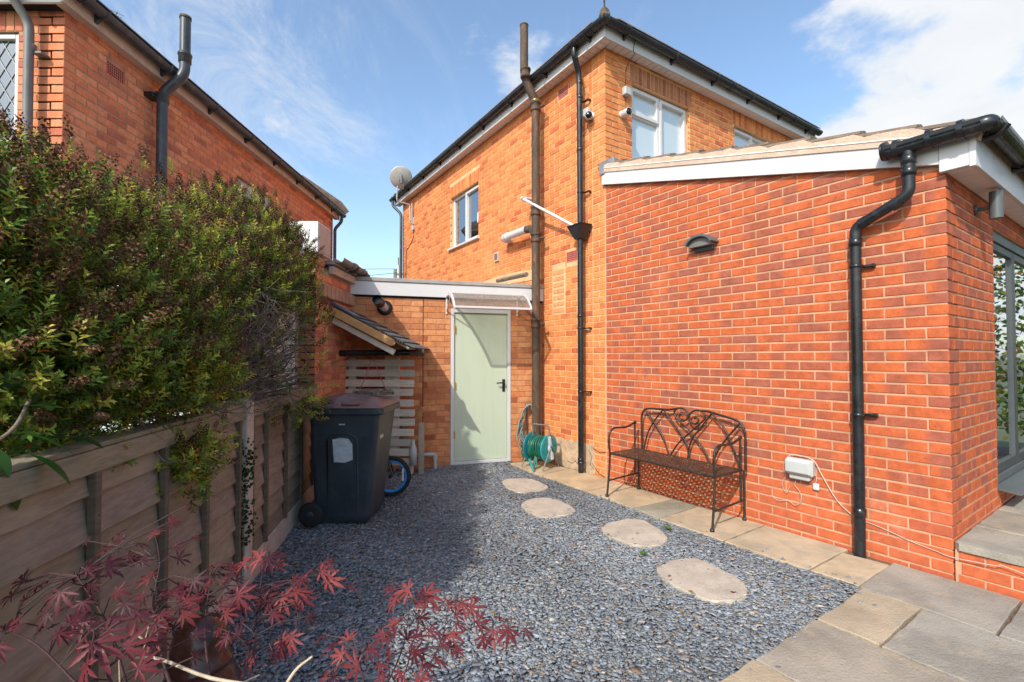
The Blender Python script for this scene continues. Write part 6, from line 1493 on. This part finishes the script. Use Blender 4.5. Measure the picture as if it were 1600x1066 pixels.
SPRAYS = [
    ([(-0.6362, 0.85, 0.6935), (-0.7399, 0.92, 0.7565), (-0.8468, 1.0, 0.8329), (-0.9618, 1.05, 0.9163)], 0.005, [(-0.964, 1.1, 0.9374, 0.0629, 1), (-1.0151, 1.1, 0.8933, 0.0599, 1), (-0.8986, 1.05, 0.9374, 0.0629, 3), (-0.9491, 1.0, 0.9061, 0.0612, 1), (-0.8835, 0.98, 0.8964, 0.0613, 1), (-0.8346, 1.0, 0.9061, 0.0626, 0), (-1.0463, 1.05, 0.8954, 0.0571, 1), (-1.1024, 1.05, 0.8744, 0.0629, 1), (-1.0357, 1.0, 0.8661, 0.0544, 3), (-0.975, 1.0, 0.8595, 0.049, 3), (-0.8899, 1.1, 0.9374, 0.0569, 3), (-0.8839, 1.12, 0.9589, 0.0518, 3)]),
    ([(-0.6362, 0.85, 0.6935), (-0.7401, 0.85, 0.783), (-0.8944, 0.9, 0.8538), (-1.015, 0.95, 0.855)], 0.004, [(-1.0086, 0.95, 0.855, 0.062, 0), (-0.9946, 0.92, 0.8417, 0.0576, 0), (-0.8533, 0.92, 0.8844, 0.0551, 1), (-0.8586, 0.9, 0.8777, 0.0612, 0)]),
    ([(-0.5988, 0.8, 0.7351), (-0.6648, 0.8, 0.8404), (-0.716, 0.82, 0.9132)], 0.004, [(-0.6984, 0.8, 0.9198, 0.0718, 0), (-0.696, 0.78, 0.8956, 0.0637, 0), (-0.6662, 0.82, 0.9024, 0.0558, 0), (-0.6279, 0.8, 0.8774, 0.0501, 0), (-0.6389, 0.85, 0.8616, 0.0486, 1)]),
    ([(-0.534, 0.85, 0.6935), (-0.6748, 0.95, 0.7355), (-0.7908, 1.05, 0.8325), (-0.8155, 1.1, 0.9227)], 0.005, [(-0.9772, 1.15, 0.9394, 0.0563, 3), (-0.9465, 1.15, 0.9548, 0.0532, 3), (-0.8371, 1.1, 0.886, 0.0629, 0), (-0.7777, 1.08, 0.8594, 0.0647, 1), (-0.8126, 1.05, 0.8744, 0.0657, 1), (-0.7397, 1.0, 0.8595, 0.0626, 0), (-0.7206, 1.05, 0.8604, 0.0629, 0), (-0.7309, 0.98, 0.8378, 0.0587, 2), (-0.7064, 1.02, 0.8487, 0.0555, 2), (-0.7935, 1.0, 0.8595, 0.0544, 1)]),
    ([(-0.5226, 0.85, 0.6935), (-0.5985, 0.95, 0.7355), (-0.6774, 1.05, 0.8046), (-0.7281, 1.15, 0.8703)], 0.004, [(-0.728, 1.15, 0.8626, 0.0657, 0), (-0.7588, 1.15, 0.8473, 0.0626, 1), (-0.7153, 1.18, 0.8565, 0.061, 1), (-0.6808, 1.1, 0.8274, 0.0599, 0), (-0.7693, 1.12, 0.8692, 0.0579, 1), (-0.6366, 1.1, 0.8493, 0.0569, 0), (-0.7252, 1.1, 0.8274, 0.0539, 1), (-0.6536, 1.08, 0.8162, 0.05, 2)]),
    ([(-0.5226, 0.85, 0.6935), (-0.552, 0.98, 0.7404), (-0.6186, 1.15, 0.7784), (-0.6537, 1.25, 0.8576)], 0.003, [(-0.6606, 1.25, 0.8709, 0.0748, 2), (-0.6993, 1.25, 0.8609, 0.0612, 2), (-0.6234, 1.25, 0.8543, 0.0544, 2), (-0.6542, 1.2, 0.8073, 0.062, 0), (-0.5957, 1.15, 0.8013, 0.0657, 0), (-0.5572, 1.15, 0.8167, 0.0626, 2), (-0.5264, 1.15, 0.832, 0.0563, 2), (-0.6498, 1.15, 0.8013, 0.0563, 0), (-0.5648, 1.12, 0.7946, 0.061, 0), (-0.5107, 1.15, 0.8167, 0.0501, 0)]),
    ([(-0.5115, 1.12, 0.7351), (-0.5107, 1.15, 0.809), (-0.5011, 1.2, 0.8473)], 0.002, [(-0.5173, 1.2, 0.8505, 0.0588, 2), (-0.485, 1.2, 0.8553, 0.0653, 2), (-0.4655, 1.2, 0.8393, 0.0555, 2), (-0.5333, 1.2, 0.8281, 0.0522, 2)]),
    ([(-0.5226, 0.85, 0.6935), (-0.5475, 0.95, 0.7355), (-0.5639, 1.05, 0.7489), (-0.532, 1.1, 0.747)], 0.003, [(-0.5642, 1.05, 0.7767, 0.0543, 0), (-0.5709, 1.05, 0.7419, 0.0486, 0), (-0.5223, 1.08, 0.7589, 0.0647, 2), (-0.5006, 1.08, 0.766, 0.0529, 0), (-0.6603, 1.08, 0.7732, 0.0441, 0)]),
    ([(-0.2727, 0.85, 0.6935), (-0.2588, 0.92, 0.7322), (-0.2397, 1.05, 0.7628), (-0.2552, 1.2, 0.7993)], 0.003, [(-0.2585, 1.2, 0.8121, 0.0751, 2), (-0.2907, 1.2, 0.7913, 0.062, 2), (-0.2181, 1.2, 0.8025, 0.0653, 2), (-0.2381, 1.18, 0.7857, 0.0546, 2), (-0.2242, 1.15, 0.7708, 0.0595, 0), (-0.1957, 1.12, 0.7574, 0.0549, 0), (-0.271, 1.12, 0.7723, 0.0579, 2), (-0.2394, 1.08, 0.7589, 0.0529, 0), (-0.2956, 1.1, 0.7616, 0.0539, 0)]),
    ([(-0.2272, 0.85, 0.6935), (-0.201, 1.0, 0.7005), (-0.1625, 1.1, 0.747), (-0.1547, 1.15, 0.8013)], 0.003, [(-0.1547, 1.15, 0.8013, 0.0626, 2), (-0.1238, 1.15, 0.8059, 0.0563, 2), (-0.1779, 1.15, 0.7937, 0.0469, 0), (-0.1006, 1.15, 0.7937, 0.0469, 2), (-0.1301, 1.1, 0.7835, 0.0479, 0), (-0.1404, 1.1, 0.7616, 0.0479, 2)]),
    ([(-0.1625, 1.1, 0.747), (-0.0903, 1.12, 0.7649), (-0.0155, 1.15, 0.7662)], 0.002, [(-0.0828, 1.12, 0.7723, 0.0549, 0), (-0.0309, 1.15, 0.7708, 0.0563, 2), (-0.0452, 1.12, 0.7574, 0.067, 0), (-0.0075, 1.12, 0.7619, 0.0579, 0), (-0.0665, 1.1, 0.7543, 0.0509, 0)]),
    ([(-0.263, 0.82, 0.7184), (-0.2712, 0.88, 0.7728), (-0.3061, 0.95, 0.8109)], 0.003, [(-0.3685, 0.98, 0.8053, 0.0533, 0), (-0.3357, 0.98, 0.8182, 0.0533, 2), (-0.3379, 0.95, 0.8046, 0.0491, 2), (-0.287, 0.95, 0.8172, 0.0517, 0), (-0.2963, 0.92, 0.8051, 0.0526, 0), (-0.3578, 0.92, 0.7869, 0.0426, 0), (-0.2592, 0.92, 0.8051, 0.0526, 2)]),
    ([(-0.2192, 0.82, 0.7184), (-0.2171, 0.9, 0.7586), (-0.2105, 0.98, 0.7793)], 0.003, [(-0.25, 0.98, 0.7858, 0.0507, 0), (-0.2105, 0.98, 0.7923, 0.0587, 2), (-0.216, 0.92, 0.7929, 0.0576, 0), (-0.1785, 0.95, 0.7857, 0.0569, 0), (-0.1578, 0.98, 0.7793, 0.0507, 2), (-0.181, 0.9, 0.7919, 0.0514, 2), (-0.1507, 1.02, 0.781, 0.05, 0), (-0.2414, 0.9, 0.7966, 0.049, 0)]),
]
lr_ = random.Random(33)
for (br, r0, lvs) in SPRAYS:
    m = MB(); P = sm_curve(br, 5); n = len(P); m.tube(P, [r0 * (1 - .75 * i / (n - 1)) for i in range(n)], 6, world=True); b_o = m.build('branch', M['barkd'], mp_)
    lvs = lvs + [(x + lr_.uniform(-.05, .05), y + lr_.uniform(-.03, .05), z + lr_.uniform(-.035, .035), s * .85, lr_.choice((0, 1, 1, 3))) for (x, y, z, s, ci) in lvs if lr_.random() < .45]
    lvs = lvs + [(x + lr_.uniform(-.06, .06), y + lr_.uniform(-.02, .09), z + lr_.uniform(-.05, .04), s * .85, lr_.choice((1, 3, 3))) for (x, y, z, s, ci) in lvs if x < -.52]  # extra leaves on the left use darker reds, shade put into their colour
    for (x, y, z, s, ci) in lvs:
        p = Vector((x, y, z)); q = min(P, key=lambda a: (a - p).length); mid = (p + q) / 2 + Vector((0, 0, .012))
        m = MB(); m.tube([q, mid, p], .0012, 4, world=True, cap=False); m.build('twig', M['barkd'], mp_, recalc=False)
        o = link('leaf', MLM[lr_.randrange(6)][ci], p, mp_); yaw = math.atan2(p.y - q.y, p.x - q.x) if (p - q).length > .01 else lr_.uniform(0, 6.28)
        tq = Quaternion((0, 0, 1), yaw + lr_.uniform(-.6, .6)) @ Quaternion((0, 1, 0), lr_.uniform(.15, .75)) @ Quaternion((1, 0, 0), lr_.uniform(-.5, .5))
        # tip the blade up towards the viewer a little, as the hanging leaves do
        tq = Quaternion((1, 0, 0), lr_.uniform(.25, .9)) @ tq
        o.rotation_mode = 'XYZ'; o.rotation_euler = tq.to_euler(); k = s * lr_.uniform(.50, .88); o.scale = (k, k, k)
for pts, r0 in [([(-0.2785, 0.8, 0.7982), (-0.3957, 0.82, 0.8264), (-0.5358, 0.85, 0.8279), (-0.6275, 0.85, 0.8616), (-0.6788, 0.86, 0.8576)], 0.0042), ([(-0.6603, 0.86, 0.8553), (-0.663, 0.86, 0.8838), (-0.6795, 0.86, 0.9009)], 0.003), ([(-0.663, 0.86, 0.8804), (-0.6566, 0.86, 0.9123)], 0.0022), ([(-0.4461, 0.9, 0.7467), (-0.4105, 0.9, 0.8061), (-0.3769, 0.9, 0.8347)], 0.0042), ([(-0.7058, 0.85, 0.7718), (-0.7208, 0.85, 0.8504), (-0.7364, 0.85, 0.892)], 0.0025), ([(-0.6942, 0.85, 0.7606), (-0.7005, 0.85, 0.8594)], 0.0025), ([(-0.5482, 0.9, 0.723), (-0.5413, 0.95, 0.7455), (-0.5298, 1.0, 0.7335)], 0.003)]:
    m = MB(); P = sm_curve(pts, 4); n = len(P); m.tube(P, [r0 * (1 - .5 * i / (n - 1)) for i in range(n)], 7, world=True); m.build('bare_twig', M['barkp'], mp_)
m = MB(); m.tube([(-.45, .72, -.05), (-.44, .72, .3), (-.42, .74, .62)], [.022, .018, .012], 8); m.build('trunk', M['barkd'], mp_)

# glazed garden pot beside the fence
pt = thing('garden_ornament', (-1.06, 1.62, 0), 'glossy dark brown pottery chiminea half hidden behind the maple leaves', 'garden ornament')
m = MB(); m.lathe([(.055, .0), (.09, .03), (.12, .10), (.135, .20), (.125, .30), (.10, .36), (.092, .375), (.10, .385), (.10, .395), (.088, .405), (.085, .46), (.075, .50), (.05, .525), (.02, .535)], (-1.06, 1.62, -.02), (0, 0, 1), 28, world=True); m.build('body', M['pot'], pt)
m = MB(); m.lathe([(.045, 0), (.062, .004), (.062, .014), (.045, .016)], (-1.005, 1.505, .20), (.43, -.9, 0), 20, world=True); m.build('mouth_rim', M['pot'], pt)
m = MB(); m.lathe([(.0, 0), (.048, .002), (.048, .006)], (-1.003, 1.50, .20), (.43, -.9, 0), 20, world=True); m.build('mouth', M['hole'], pt)

# fallen leaves and weeds on the slate
r_ = random.Random(77); V = []; C = []
for k in range(70):
    x, y = r_.uniform(-1.0, 1.4), r_.uniform(2.1, 6.0); 
    if (Vector((x, y)) - E1).dot(nE) < .65: continue
    s = r_.uniform(.008, .02); a = r_.uniform(0, 6.28); z = .004
    for (px_, py_) in ((-1, 0), (0, .5), (1, 0), (0, -.5)): V.append((x + (px_ * math.cos(a) - py_ * math.sin(a)) * s, y + (px_ * math.sin(a) + py_ * math.cos(a)) * s, z + r_.uniform(0, .008)))
    C += [r_.choice([(.30, .12, .04), (.45, .27, .06), (.2, .09, .04), (.5, .33, .2)])] * 4
o = mesh_np('fallen_leaves', np.array(V), np.arange(len(V)).reshape(-1, 4), np.array(C), M['leaf'], None, label='scattered small brown and yellow fallen leaves on the slate'); o['category'] = 'fallen leaves'
for (x, y, lab) in ((.93, 3.37, 'tiny green weed at the edge of the near stepping stone'), (1.27, 3.86, 'tiny green weed in the slate in front of the bench')):
    w_ = thing('weed', (x, y, 0), lab, 'weed', 'small weeds in the slate')
    for k in range(7): a = k * .9; bigleaf((x, y, .0), (math.cos(a), math.sin(a), .7), .035, .010, 'leaf', M['leaf'], w_, (.12, .28, .04))

# distant telegraph pole
tp_ = thing('telegraph_pole', (-6.05, 25, 0), 'distant grey telegraph pole between the two houses', 'telegraph pole')
m = MB(); m.tube([(-6.05, 25, 0), (-6.05, 25, 6.3)], [.13, .10], 10); m.build('pole', M['grey'], tp_)
m = MB(); m.tube([(-6.05, 24.95, 6.1), (-6.05, 24.95, 6.7)], .035, 8); m.box(-6.3, -6.15, 24.9, 25.05, 5.5, 6.1, .02); m.box(-6.12, -5.65, 24.88, 24.95, 5.75, 5.85, .01); m.build('fittings', M['greyd'], tp_)
m = MB(); m.tube([(-6.05, 25, 6.1), (-9, 24, 5.9), (-12, 23, 6.1)], .012, 4); m.tube([(-6.05, 25, 5.9), (-8, 23.5, 5.4), (-10, 22, 5.2)], .012, 4); m.build('cable', M['black'], tp_)

finish_bricks(tr, lambda F: bpy.data.objects[tr.name + ''] if False else tr, 60)
sc.render.engine = 'CYCLES'
